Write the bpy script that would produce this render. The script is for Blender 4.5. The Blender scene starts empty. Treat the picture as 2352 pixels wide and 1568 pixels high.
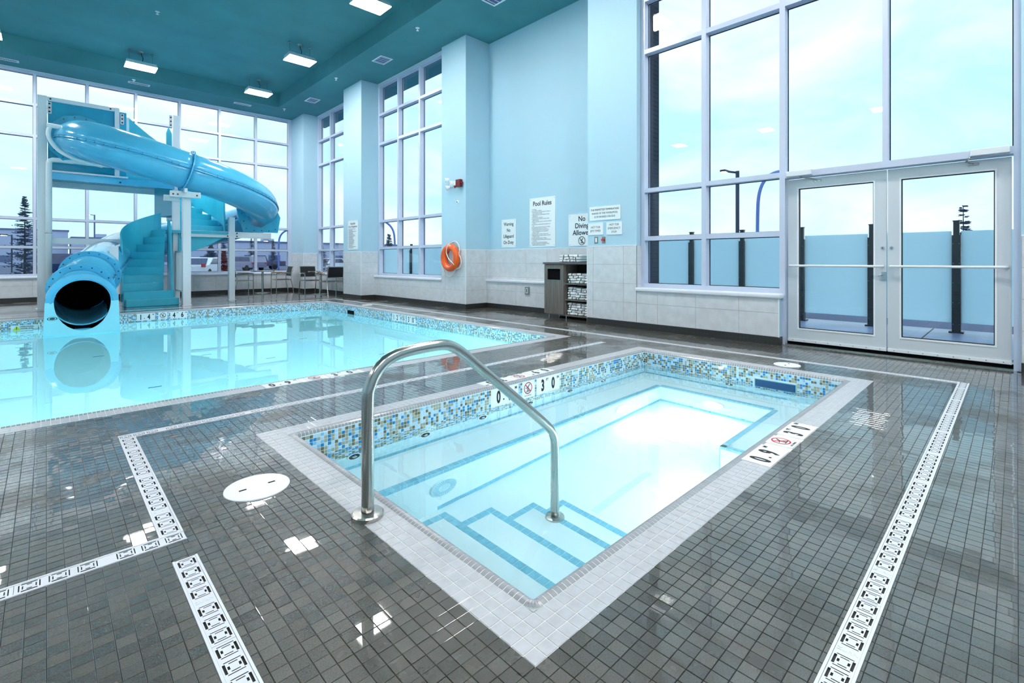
import bpy, math, random
from mathutils import Vector, Matrix
S = bpy.context.scene
COL = S.collection
rnd = random.Random(7)

# ------------------------------------------------------------------ camera
CAM_H = 1.1
FWD = 46.1477
cam_d = bpy.data.cameras.new('camera'); cam = bpy.data.objects.new('camera', cam_d); COL.objects.link(cam)
cam_d.sensor_fit = 'HORIZONTAL'; cam_d.sensor_width = 36.0
cam_d.lens = 1113.9 / 2352 * 36
cam_d.shift_y = (597.0 - 784.0) / 2352
cam_d.clip_start = 0.05; cam_d.clip_end = 600
cam.location = (0, 0, CAM_H); cam.rotation_euler = (math.radians(90), 0, math.radians(FWD - 90))
S.camera = cam
FX, FY = math.cos(math.radians(FWD)), math.sin(math.radians(FWD))

# ------------------------------------------------------------------ sky
W = bpy.data.worlds.new('sky'); S.world = W; W.use_nodes = True
wn = W.node_tree.nodes; wl = W.node_tree.links
wbg = wn['Background']
wtc = wn.new('ShaderNodeTexCoord'); wmp = wn.new('ShaderNodeMapping'); wmp.inputs['Scale'].default_value = (1.0, 1.0, 2.6)
wno = wn.new('ShaderNodeTexNoise'); wno.inputs['Scale'].default_value = 2.6; wno.inputs['Detail'].default_value = 7; wno.inputs['Roughness'].default_value = 0.55
wno.inputs['Distortion'].default_value = 0.6
wrp = wn.new('ShaderNodeValToRGB')
wrp.color_ramp.elements[0].position = 0.36; wrp.color_ramp.elements[0].color = (0.52, 0.87, 1.0, 1)
wrp.color_ramp.elements[1].position = 0.66; wrp.color_ramp.elements[1].color = (0.94, 1.0, 1.0, 1)
wl.new(wtc.outputs['Generated'], wmp.inputs['Vector']); wl.new(wmp.outputs[0], wno.inputs['Vector'])
wl.new(wno.outputs['Fac'], wrp.inputs[0]); wl.new(wrp.outputs[0], wbg.inputs['Color'])
wbg.inputs['Strength'].default_value = 1.32

# ------------------------------------------------------------------ exposure and renderer
S.view_settings.view_transform = 'Standard'; S.view_settings.look = 'None'
S.view_settings.gamma = 1.0; S.view_settings.use_curve_mapping = False
S.view_settings.exposure = 0.0
LAMP_POWER = 94.0        # watts of each ceiling lamp
ADDED_POOL_LIGHT = 50.0        # watts of each added, unseen pool lamp
TUB_LIGHT = 5.0
cy = S.cycles
cy.max_bounces = 10; cy.diffuse_bounces = 5; cy.glossy_bounces = 4; cy.transmission_bounces = 6; cy.transparent_max_bounces = 16
cy.sample_clamp_indirect = 110.0; cy.blur_glossy = 0.5
cy.use_denoising = True
try:
    cy.use_adaptive_sampling = True; cy.adaptive_threshold = 0.03
except Exception:
    pass

# ------------------------------------------------------------------ materials
def lin(r, g, b):
    f = lambda c: (c / 255 / 12.92) if c / 255 <= 0.04045 else ((c / 255 + 0.055) / 1.055) ** 2.4
    return (f(r), f(g), f(b), 1)
M = {}
def mat(name, col, rough=0.5, metal=0.0, bump=None, coat=0.0, vary=None, spec=0.5, emit=None):
    m = bpy.data.materials.new(name); m.use_nodes = True
    nt = m.node_tree; b = nt.nodes['Principled BSDF']
    b.inputs['Base Color'].default_value = col; b.inputs['Roughness'].default_value = rough
    b.inputs['Metallic'].default_value = metal; b.inputs['Specular IOR Level'].default_value = spec
    if coat:
        b.inputs['Coat Weight'].default_value = coat; b.inputs['Coat Roughness'].default_value = 0.04
    tc = None
    if bump or vary:
        tc = nt.nodes.new('ShaderNodeNewGeometry')
    if bump:
        n = nt.nodes.new('ShaderNodeTexNoise'); n.inputs['Scale'].default_value = bump[0]; n.inputs['Detail'].default_value = 3
        bp = nt.nodes.new('ShaderNodeBump'); bp.inputs['Strength'].default_value = bump[1]; bp.inputs['Distance'].default_value = bump[2] if len(bump) > 2 else 0.01
        nt.links.new(tc.outputs['Position'], n.inputs['Vector']); nt.links.new(n.outputs['Fac'], bp.inputs['Height']); nt.links.new(bp.outputs[0], b.inputs['Normal'])
    if vary:
        n2 = nt.nodes.new('ShaderNodeTexNoise'); n2.inputs['Scale'].default_value = vary[0]; n2.inputs['Detail'].default_value = 5
        r = nt.nodes.new('ShaderNodeValToRGB')
        r.color_ramp.elements[0].position = 0.3; r.color_ramp.elements[1].position = 0.7
        r.color_ramp.elements[0].color = tuple(c * (1 - vary[1]) for c in col[:3]) + (1,)
        r.color_ramp.elements[1].color = tuple(min(1, c * (1 + vary[1])) for c in col[:3]) + (1,)
        nt.links.new(tc.outputs['Position'], n2.inputs['Vector']); nt.links.new(n2.outputs['Fac'], r.inputs[0]); nt.links.new(r.outputs[0], b.inputs['Base Color'])
    if emit:
        b.inputs['Emission Color'].default_value = emit[0]; b.inputs['Emission Strength'].default_value = emit[1]
    M[name] = m
    return m

mat('paint', lin(180, 213, 229), 0.65, bump=(140, 0.12, 0.004))
mat('ceiling_dim_paint', lin(78, 142, 150), 0.8, bump=(120, 0.15, 0.004), vary=(1.2, 0.08))  # darker than the wall paint: weak light up there put into the colour
mat('wall_tile', lin(216, 218, 222), 0.45, bump=(60, 0.05, 0.003), vary=(9, 0.07))
mat('tile_grout', lin(172, 174, 177), 0.8)
mat('trim_white', lin(236, 240, 244), 0.35)
mat('frame', lin(206, 213, 232), 0.32, metal=0.15)
mat('gasket', lin(14, 16, 24), 0.6)
mat('sill', lin(228, 232, 240), 0.3)
mat('door_alu', lin(214, 219, 224), 0.35, metal=0.2)
mat('steel', lin(188, 186, 180), 0.22, metal=1.0)
mat('chrome', lin(210, 212, 214), 0.12, metal=1.0)
mat('brushed', lin(170, 166, 158), 0.3, metal=1.0, vary=(30, 0.08))
mat('white_post', lin(226, 231, 236), 0.35)
mat('white_plastic', lin(240, 243, 246), 0.35)
mat('grate', lin(222, 225, 232), 0.35)
mat('channel_dark', lin(12, 10, 18), 0.9)
mat('black', lin(6, 6, 8), 0.8, spec=0.1)
mat('ink', lin(16, 20, 26), 0.6)
mat('ink_blue', lin(54, 62, 80), 0.7)
mat('sign_white', lin(240, 246, 248), 0.4)
mat('red_ink', lin(196, 26, 44), 0.5)
mat('yellow_ink', lin(214, 224, 30), 0.5)
mat('grout_white', lin(236, 236, 230), 0.7)
mat('coping', lin(188, 189, 195), 0.3, vary=(24, 0.09), bump=(90, 0.05, 0.002), coat=0.25)
mat('bullnose', lin(156, 158, 164), 0.25, vary=(24, 0.08), coat=0.3)
mat('marker', lin(244, 246, 248), 0.25)
mat('plaster', lin(226, 244, 248), 0.6)
mat('nosing_blue', lin(124, 198, 222), 0.35, vary=(40, 0.1))
mat('pale_tile', lin(200, 234, 244), 0.35)
mat('slide_blue', lin(86, 190, 231), 0.16, coat=0.6, vary=(3, 0.06))
mat('slide_light', lin(84, 196, 232), 0.16, coat=0.6)
mat('slide_skirt', lin(150, 226, 244), 0.2, coat=0.5)
mat('slide_inside_shade', lin(5, 7, 10), 0.9, spec=0.05)  # near-black: shade inside the tube put into the colour
mat('teal_panel', lin(34, 164, 198), 0.3, vary=(5, 0.08), coat=0.3)
mat('teal_stair', lin(58, 188, 212), 0.35, vary=(5, 0.06), coat=0.2)
mat('bolt', lin(60, 66, 74), 0.3, metal=0.8)
mat('ring_orange', lin(246, 98, 10), 0.22, coat=0.6)
mat('rope', lin(232, 232, 226), 0.8)
mat('alarm_red', lin(120, 14, 24), 0.35)
mat('button_red', lin(214, 40, 22), 0.3, coat=0.4)
mat('cabinet', lin(104, 98, 92), 0.5, vary=(16, 0.12))
mat('cabinet_top', lin(92, 92, 94), 0.4)
mat('towel', lin(240, 242, 244), 0.95, bump=(320, 0.3, 0.003))
mat('stripe', lin(30, 34, 52), 0.9)
mat('mesh_black', lin(12, 12, 14), 0.6)
mat('table_top', lin(60, 60, 64), 0.25)
mat('wood_arm', lin(156, 120, 80), 0.5)
mat('fence_black', lin(10, 12, 22), 0.4)
mat('brick_dark', lin(28, 40, 62), 0.8, vary=(60, 0.5), bump=(80, 0.4, 0.01))
mat('patio', lin(128, 140, 176), 0.35, vary=(2.2, 0.25), bump=(30, 0.2, 0.01))
mat('asphalt', lin(74, 84, 120), 0.8, vary=(0.4, 0.3))
mat('bark', lin(50, 44, 48), 0.9)
mat('needles', lin(36, 58, 92), 0.8, vary=(3, 0.4))
mat('leaves_red', lin(120, 30, 48), 0.8, vary=(4, 0.4))
mat('building', lin(176, 186, 220), 0.8)
mat('building_dark', lin(96, 108, 150), 0.8)
mat('car_white', lin(226, 234, 246), 0.2, coat=0.5)
mat('car_silver', lin(140, 136, 166), 0.25, metal=0.4, coat=0.5)
mat('car_navy', lin(30, 36, 90), 0.25, coat=0.6)
mat('car_glass', lin(40, 60, 110), 0.08)
mat('tyre', lin(16, 16, 20), 0.8)
mat('tail_red', lin(170, 20, 30), 0.3)
mat('pole_dark', lin(24, 30, 66), 0.5)
mat('pole_blue', lin(90, 120, 200), 0.5)
mat('lamp_glow', (1, 1, 1, 1), 0.5, emit=((1, 0.97, 0.9, 1), 14))
mat('lens', (0.9, 0.9, 0.9, 1), 0.4, emit=((1.0, 0.97, 0.93, 1), 16.0))
mat('under_lens', (0.9, 0.95, 1, 1), 0.3, emit=((0.9, 1, 1, 1), 9))
mat('skimmer_blue', lin(20, 80, 130), 0.4)
mat('emblem', lin(190, 220, 236), 0.3)
mat('base_tile', lin(62, 62, 60), 0.4)

def nodes_of(name):
    m = M[name]; return m.node_tree.nodes, m.node_tree.links, m.node_tree.nodes['Principled BSDF']

# glass panes: clear with a reflecting surface
def glass_mat(name, tint, ior=1.45):
    m = bpy.data.materials.new(name); m.use_nodes = True; nt = m.node_tree; nt.nodes.clear()
    out = nt.nodes.new('ShaderNodeOutputMaterial'); mx = nt.nodes.new('ShaderNodeMixShader')
    tr = nt.nodes.new('ShaderNodeBsdfTransparent'); tr.inputs[0].default_value = tint
    gl = nt.nodes.new('ShaderNodeBsdfGlossy'); gl.inputs['Roughness'].default_value = 0.0
    lw = nt.nodes.new('ShaderNodeLayerWeight'); lw.inputs['Blend'].default_value = 0.5     # Schlick reflectance, the same from both sides
    pw = nt.nodes.new('ShaderNodeMath'); pw.operation = 'POWER'; pw.inputs[1].default_value = 5.0
    fr = nt.nodes.new('ShaderNodeMath'); fr.operation = 'MULTIPLY_ADD'; fr.inputs[1].default_value = 0.94; fr.inputs[2].default_value = 0.03
    nt.links.new(lw.outputs['Facing'], pw.inputs[0]); nt.links.new(pw.outputs[0], fr.inputs[0])
    nt.links.new(fr.outputs[0], mx.inputs[0]); nt.links.new(tr.outputs[0], mx.inputs[1]); nt.links.new(gl.outputs[0], mx.inputs[2]); nt.links.new(mx.outputs[0], out.inputs[0])
    M[name] = m
glass_mat('glass', (0.95, 0.98, 1.0, 1))

def frosted():
    m = bpy.data.materials.new('frosted'); m.use_nodes = True; nt = m.node_tree; nt.nodes.clear()
    out = nt.nodes.new('ShaderNodeOutputMaterial'); a = nt.nodes.new('ShaderNodeMixShader'); a.inputs[0].default_value = 0.78
    d = nt.nodes.new('ShaderNodeBsdfDiffuse'); d.inputs[0].default_value = lin(232, 244, 252)
    t = nt.nodes.new('ShaderNodeBsdfTranslucent'); t.inputs[0].default_value = lin(228, 250, 255)
    nt.links.new(d.outputs[0], a.inputs[1]); nt.links.new(t.outputs[0], a.inputs[2]); nt.links.new(a.outputs[0], out.inputs[0])
    M['frosted'] = m
frosted()

def water(name, tint, scale, strength):
    m = bpy.data.materials.new(name); m.use_nodes = True; nt = m.node_tree; nt.nodes.clear()
    out = nt.nodes.new('ShaderNodeOutputMaterial'); g = nt.nodes.new('ShaderNodeBsdfGlass')
    g.inputs['Color'].default_value = tint; g.inputs['Roughness'].default_value = 0.0; g.inputs['IOR'].default_value = 1.333
    ge = nt.nodes.new('ShaderNodeNewGeometry'); n = nt.nodes.new('ShaderNodeTexNoise'); n.inputs['Scale'].default_value = scale; n.inputs['Detail'].default_value = 2
    b = nt.nodes.new('ShaderNodeBump'); b.inputs['Strength'].default_value = strength; b.inputs['Distance'].default_value = 0.02
    nt.links.new(ge.outputs['Position'], n.inputs['Vector']); nt.links.new(n.outputs['Fac'], b.inputs['Height']); nt.links.new(b.outputs[0], g.inputs['Normal'])
    nt.links.new(g.outputs[0], out.inputs[0]); M[name] = m
water('pool_water', (0.66, 0.95, 1.0, 1), 1.6, 0.05)
water('tub_water', (0.92, 0.99, 1.0, 1), 3.0, 0.06)

# wet dark floor tile: grey slate with wet patches
PITCH = 0.0477
def floor_mat(name, procedural):
    m = mat(name, lin(92, 92, 90), 0.4)
    nt = m.node_tree; N = nt.nodes; L = nt.links; b = N['Principled BSDF']
    g = N.new('ShaderNodeNewGeometry')
    def noise(scale, det=4, rough=0.5):
        n = N.new('ShaderNodeTexNoise'); n.inputs['Scale'].default_value = scale; n.inputs['Detail'].default_value = det; n.inputs['Roughness'].default_value = rough
        L.new(g.outputs['Position'], n.inputs['Vector']); return n
    def ramp(src, p0, c0, p1, c1):
        r = N.new('ShaderNodeValToRGB'); r.color_ramp.elements[0].position = p0; r.color_ramp.elements[1].position = p1
        r.color_ramp.elements[0].color = c0; r.color_ramp.elements[1].color = c1; L.new(src, r.inputs[0]); return r
    sn = N.new('ShaderNodeVectorMath'); sn.operation = 'SNAP'; sn.inputs[1].default_value = (PITCH, PITCH, 10)
    of = N.new('ShaderNodeVectorMath'); of.operation = 'ADD'; of.inputs[1].default_value = (-0.955 % PITCH, -0.903 % PITCH, 5)
    L.new(g.outputs['Position'], of.inputs[0]); L.new(of.outputs[0], sn.inputs[0])
    wn_ = N.new('ShaderNodeTexWhiteNoise'); wn_.noise_dimensions = '3D'; L.new(sn.outputs[0], wn_.inputs['Vector'])
    per = ramp(wn_.outputs['Value'], 0.0, lin(66, 65, 60), 1.0, lin(88, 86, 80))
    grain = noise(260, 5, 0.65)
    gr = ramp(grain.outputs['Fac'], 0.3, (0.55, 0.55, 0.55, 1), 0.7, (1.25, 1.25, 1.22, 1))
    mx = N.new('ShaderNodeMix'); mx.data_type = 'RGBA'; mx.blend_type = 'MULTIPLY'; mx.inputs[0].default_value = 0.8
    L.new(per.outputs[0], mx.inputs[6]); L.new(gr.outputs[0], mx.inputs[7])
    base = mx.outputs[2]
    wet = noise(1.35, 6, 0.62)
    wr = ramp(wet.outputs['Fac'], 0.37, (0.34, 0.34, 0.34, 1), 0.52, (0.10, 0.10, 0.10, 1))
    wc = ramp(wet.outputs['Fac'], 0.38, (0.25, 0.25, 0.25, 1), 0.51, (1, 1, 1, 1))
    L.new(wr.outputs[0], b.inputs['Roughness']); L.new(wc.outputs[0], b.inputs['Coat Weight']); b.inputs['Coat Roughness'].default_value = 0.022
    bp = N.new('ShaderNodeBump'); bp.inputs['Strength'].default_value = 0.35; bp.inputs['Distance'].default_value = 0.002
    L.new(grain.outputs['Fac'], bp.inputs['Height'])
    if procedural:
        br = N.new('ShaderNodeTexBrick'); br.offset = 0.0; br.inputs['Scale'].default_value = 1.0
        br.inputs['Brick Width'].default_value = PITCH; br.inputs['Row Height'].default_value = PITCH; br.inputs['Mortar Size'].default_value = 0.0016
        br.inputs['Color1'].default_value = (1, 1, 1, 1); br.inputs['Color2'].default_value = (1, 1, 1, 1); br.inputs['Mortar'].default_value = (0.45, 0.45, 0.45, 1)
        L.new(of.outputs[0], br.inputs['Vector'])
        m2 = N.new('ShaderNodeMix'); m2.data_type = 'RGBA'; m2.blend_type = 'MULTIPLY'; m2.inputs[0].default_value = 1
        L.new(base, m2.inputs[6]); L.new(br.outputs['Color'], m2.inputs[7]); base = m2.outputs[2]
        un = noise(9, 2); bp2 = N.new('ShaderNodeBump'); bp2.inputs['Strength'].default_value = 0.12; bp2.inputs['Distance'].default_value = 0.01
        L.new(un.outputs['Fac'], bp2.inputs['Height']); L.new(bp2.outputs[0], bp.inputs['Normal']); L.new(bp2.outputs[0], b.inputs['Coat Normal'])
    L.new(base, b.inputs['Base Color']); L.new(bp.outputs[0], b.inputs['Normal'])
floor_mat('floor_tile', False)
floor_mat('floor_far', True)
mat('floor_grout', lin(46, 46, 44), 0.5)

# glass mosaic, one colour for each tile from the face attribute
def mosaic_mat(name, use_uv):
    m = mat(name, (1, 1, 1, 1), 0.14)
    nt = m.node_tree; N = nt.nodes; L = nt.links; b = N['Principled BSDF']; b.inputs['Coat Weight'].default_value = 0.4
    r = N.new('ShaderNodeValToRGB'); r.color_ramp.interpolation = 'CONSTANT'
    cols = [(0.0, lin(192, 228, 246)), (0.34, lin(164, 172, 154)), (0.56, lin(114, 112, 88)), (0.74, lin(36, 136, 198)), (0.92, lin(136, 202, 236))]
    e = r.color_ramp.elements
    e[0].position, e[0].color = cols[0]; e[1].position, e[1].color = cols[1]
    for p, c in cols[2:]:
        k = e.new(p); k.color = c
    if not use_uv:
        a = N.new('ShaderNodeAttribute'); a.attribute_name = 'tint'; L.new(a.outputs['Fac'], r.inputs[0]); L.new(r.outputs[0], b.inputs['Base Color'])
    else:
        uv = N.new('ShaderNodeUVMap'); uv.uv_map = 'uv'
        sn = N.new('ShaderNodeVectorMath'); sn.operation = 'FLOOR'; L.new(uv.outputs[0], sn.inputs[0])
        w = N.new('ShaderNodeTexWhiteNoise'); w.noise_dimensions = '2D'; L.new(sn.outputs[0], w.inputs['Vector']); L.new(w.outputs['Value'], r.inputs[0])
        br = N.new('ShaderNodeTexBrick'); br.offset = 0; br.inputs['Scale'].default_value = 1; br.inputs['Brick Width'].default_value = 1; br.inputs['Row Height'].default_value = 1
        br.inputs['Mortar Size'].default_value = 0.07; br.inputs['Mortar'].default_value = lin(236, 242, 244)
        L.new(uv.outputs[0], br.inputs['Vector']); L.new(r.outputs[0], br.inputs['Color1']); L.new(r.outputs[0], br.inputs['Color2']); L.new(br.outputs['Color'], b.inputs['Base Color'])
mosaic_mat('mosaic', False)
mosaic_mat('mosaic_far', True)

def stripe_wood():
    N, L, b = nodes_of('cabinet')
    g = N.new('ShaderNodeNewGeometry'); mp = N.new('ShaderNodeMapping'); mp.inputs['Scale'].default_value = (90, 90, 2.5)
    n = N.new('ShaderNodeTexNoise'); n.inputs['Scale'].default_value = 1.0; n.inputs['Detail'].default_value = 4
    r = N.new('ShaderNodeValToRGB'); r.color_ramp.elements[0].position = 0.3; r.color_ramp.elements[1].position = 0.7
    r.color_ramp.elements[0].color = lin(84, 78, 74); r.color_ramp.elements[1].color = lin(128, 122, 114)
    L.new(g.outputs['Position'], mp.inputs[0]); L.new(mp.outputs[0], n.inputs['Vector']); L.new(n.outputs['Fac'], r.inputs[0]); L.new(r.outputs[0], b.inputs['Base Color'])
stripe_wood()

def grid_lines(name, w, h, line, col, size=0.02):
    N, L, b = nodes_of(name)
    g = N.new('ShaderNodeNewGeometry'); sx = N.new('ShaderNodeSeparateXYZ'); ad = N.new('ShaderNodeMath'); cb = N.new('ShaderNodeCombineXYZ')
    L.new(g.outputs['Position'], sx.inputs[0]); L.new(sx.outputs[0], ad.inputs[0]); L.new(sx.outputs[1], ad.inputs[1]); L.new(ad.outputs[0], cb.inputs[0]); L.new(sx.outputs[2], cb.inputs[1])
    br = N.new('ShaderNodeTexBrick'); br.offset = 0; br.inputs['Scale'].default_value = 1; br.inputs['Brick Width'].default_value = w; br.inputs['Row Height'].default_value = h
    br.inputs['Mortar Size'].default_value = size; br.inputs['Mortar'].default_value = line; br.inputs['Color1'].default_value = col; br.inputs['Color2'].default_value = tuple(c * 0.93 for c in col[:3]) + (1,)
    L.new(cb.outputs[0], br.inputs['Vector']); L.new(br.outputs['Color'], b.inputs['Base Color'])
grid_lines('base_tile', 0.05, 0.052, lin(66, 66, 64), lin(46, 46, 44), 0.0012)
grid_lines('pale_tile', PITCH, PITCH, lin(176, 222, 238), lin(206, 238, 246), 0.0012)
grid_lines('brick_dark', 0.22, 0.075, lin(12, 18, 34), lin(30, 42, 66), 0.008)

# ------------------------------------------------------------------ mesh helpers
WL = {}
def tag(o, label=None, cat=None, group=None, kind=None):
    if label: o['label'] = label
    if cat: o['category'] = cat
    if group: o['group'] = group
    if kind: o['kind'] = kind
    return o
def thing(name, label, cat, loc=(0, 0, 0), group=None):
    o = bpy.data.objects.new(name, None); o.empty_display_size = 0.1; COL.objects.link(o); o.location = loc; WL[o.name] = Vector(loc)
    return tag(o, label, cat, group)

class MB:
    def __init__(s):
        s.v = []; s.f = []; s.m = []; s.t = []; s.uv = {}
    def face(s, idx, m=0, t=0.0):
        s.f.append(idx); s.m.append(m); s.t.append(t)
    def quad(s, a, b, c, d, m=0, t=0.0):
        n = len(s.v); s.v += [a, b, c, d]; s.face((n, n + 1, n + 2, n + 3), m, t); return s
    def box(s, x0, x1, y0, y1, z0, z1, m=0, t=0.0, R=None):
        n = len(s.v)
        p = [(x0, y0, z0), (x1, y0, z0), (x1, y1, z0), (x0, y1, z0), (x0, y0, z1), (x1, y0, z1), (x1, y1, z1), (x0, y1, z1)]
        if R is not None: p = [tuple(R @ Vector(q)) for q in p]
        s.v += p
        for q in ((3, 2, 1, 0), (4, 5, 6, 7), (0, 1, 5, 4), (1, 2, 6, 5), (2, 3, 7, 6), (3, 0, 4, 7)):
            s.face(tuple(n + i for i in q), m, t)
        return s
    def cyl(s, p0, p1, r0, r1=None, n=16, m=0, caps=True):
        r1 = r0 if r1 is None else r1
        p0, p1 = Vector(p0), Vector(p1); a = (p1 - p0).normalized()
        u = a.orthogonal().normalized(); w = a.cross(u); b = len(s.v)
        for p, r in ((p0, r0), (p1, r1)):
            for i in range(n):
                t = 2 * math.pi * i / n; s.v.append(tuple(p + (u * math.cos(t) + w * math.sin(t)) * r))
        for i in range(n):
            j = (i + 1) % n; s.face((b + i, b + j, b + n + j, b + n + i), m)
        if caps:
            s.face(tuple(b + n - 1 - i for i in range(n)), m); s.face(tuple(b + n + i for i in range(n)), m)
        return s
    def tube(s, path, r, n=10, closed=False, m=0, caps=True, arc=None, rad=None):
        P = [Vector(p) for p in path]; k = len(P); b = len(s.v); up = None
        rows = []
        for i in range(k):
            if closed: tg = P[(i + 1) % k] - P[i - 1]
            else: tg = P[min(i + 1, k - 1)] - P[max(i - 1, 0)]
            tg.normalize()
            if arc:          # keep the frame upright
                side = tg.cross(Vector((0, 0, 1))).normalized(); upv = side.cross(tg).normalized()
            else:
                if up is None: side = tg.orthogonal().normalized()
                else: side = (up - tg * up.dot(tg)).normalized()
                up = side; upv = tg.cross(side)
            rr = rad[i] if rad else r
            row = []
            a0, a1 = arc if arc else (0, 2 * math.pi)
            cnt = n + 1 if arc and abs(a1 - a0) < 6.2 else n
            for j in range(cnt):
                t = a0 + (a1 - a0) * j / n
                row.append(len(s.v)); s.v.append(tuple(P[i] + (side * math.cos(t) + upv * math.sin(t)) * rr))
            rows.append(row)
        full = not (arc and abs(arc[1] - arc[0]) < 6.2)
        c = len(rows[0])
        for i in range(k if closed else k - 1):
            A, B = rows[i], rows[(i + 1) % k]
            for j in range(c if full else c - 1):
                j2 = (j + 1) % c; s.face((A[j], A[j2], B[j2], B[j]), m)
        if caps and not closed and full:
            s.face(tuple(reversed(rows[0])), m); s.face(tuple(rows[-1]), m)
        return s
    def lathe(s, prof, c, n=24, m=0, a0=0.0, a1=2 * math.pi):
        b = len(s.v); full = abs(a1 - a0) > 6.2; cnt = n if full else n + 1
        for r, z in prof:
            for i in range(cnt):
                t = a0 + (a1 - a0) * i / n; s.v.append((c[0] + r * math.cos(t), c[1] + r * math.sin(t), c[2] + z))
        for k in range(len(prof) - 1):
            for i in range(cnt if full else cnt - 1):
                j = (i + 1) % cnt; s.face((b + k * cnt + i, b + k * cnt + j, b + (k + 1) * cnt + j, b + (k + 1) * cnt + i), m)
        return s
    def prism(s, poly, axis, a, b, m=0):
        # poly: 2D points in the two other axes, extruded along axis from a to b
        def mk(p, h):
            return {'x': (h, p[0], p[1]), 'y': (p[0], h, p[1]), 'z': (p[0], p[1], h)}[axis]
        n = len(s.v); k = len(poly); s.v += [mk(p, a) for p in poly] + [mk(p, b) for p in poly]
        s.face(tuple(n + k - 1 - i for i in range(k)), m); s.face(tuple(n + k + i for i in range(k)), m)
        for i in range(k):
            j = (i + 1) % k; s.face((n + i, n + j, n + k + j, n + k + i), m)
        return s
    def xf(s, R, i0=0):
        for i in range(i0, len(s.v)): s.v[i] = tuple(R @ Vector(s.v[i]))
        return s
    def build(s, name, mats, parent=None, smooth=False, bevel=0.0, tints=False, label=None, cat=None, group=None, kind=None, origin=None):
        mats = [mats] if isinstance(mats, str) else mats
        xs, ys, zs = zip(*s.v)
        c = Vector(((min(xs) + max(xs)) / 2, (min(ys) + max(ys)) / 2, (min(zs) + max(zs)) / 2 if parent else min(zs)))
        if origin is not None: c = Vector(origin)
        me = bpy.data.meshes.new(name); me.from_pydata([(x - c.x, y - c.y, z - c.z) for x, y, z in s.v], [], s.f)
        for k in mats: me.materials.append(M[k])
        if len(mats) > 1: me.polygons.foreach_set('material_index', s.m)
        if smooth: me.polygons.foreach_set('use_smooth', [True] * len(s.f))
        if tints:
            at = me.attributes.new('tint', 'FLOAT', 'FACE'); at.data.foreach_set('value', s.t)
        me.update()
        o = bpy.data.objects.new(name, me); COL.objects.link(o)
        o.location = c - (WL[parent.name] if parent else Vector((0, 0, 0)))
        if parent: o.parent = parent
        WL[o.name] = c
        if bevel:
            b = o.modifiers.new('bevel', 'BEVEL'); b.width = bevel; b.segments = 2; b.limit_method = 'ANGLE'
        if smooth == 'auto':
            pass
        return tag(o, label, cat, group, kind)

def copy_tree(o, parent=None):
    c = o.copy(); COL.objects.link(c); c.parent = parent
    for ch in [x for x in bpy.data.objects if x.parent == o]: copy_tree(ch, c)
    return c

# pieces laid in rows: the 300 nearest the camera are parts, the rest one part of kind stuff
PIECE_MESH = {}
def piece_geom(dx, dy, dz, face):
    # box centred on the origin with a chamfered outer face; face: 'z','-x','x','-y','y'
    ch = min(0.0011, dx * .1 if dx > 0 else 1)
    ax = 'xyz'.index(face[-1]); sg = -1 if face[0] == '-' else 1
    d = [dx / 2, dy / 2, dz / 2]; o = [i for i in range(3) if i != ax]
    vs = []
    for lvl, ins in ((-1, 0), (None, 0), (1, ch)):
        for a, b in ((-1, -1), (1, -1), (1, 1), (-1, 1)):
            p = [0, 0, 0]; p[o[0]] = a * (d[o[0]] - ins); p[o[1]] = b * (d[o[1]] - ins)
            h = d[ax] if lvl == 1 else (-d[ax] if lvl == -1 else d[ax] - ch * 0.7)
            p[ax] = sg * h; vs.append(tuple(p))
    fs = [(8, 9, 10, 11)] + [(i, (i + 1) % 4, 4 + (i + 1) % 4, 4 + i) for i in range(4)] + [(4 + i, 4 + (i + 1) % 4, 8 + (i + 1) % 4, 8 + i) for i in range(4)]
    flip = (sg < 0) != (ax == 1)
    if flip: fs = [tuple(reversed(f)) for f in fs]
    return vs, fs
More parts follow.
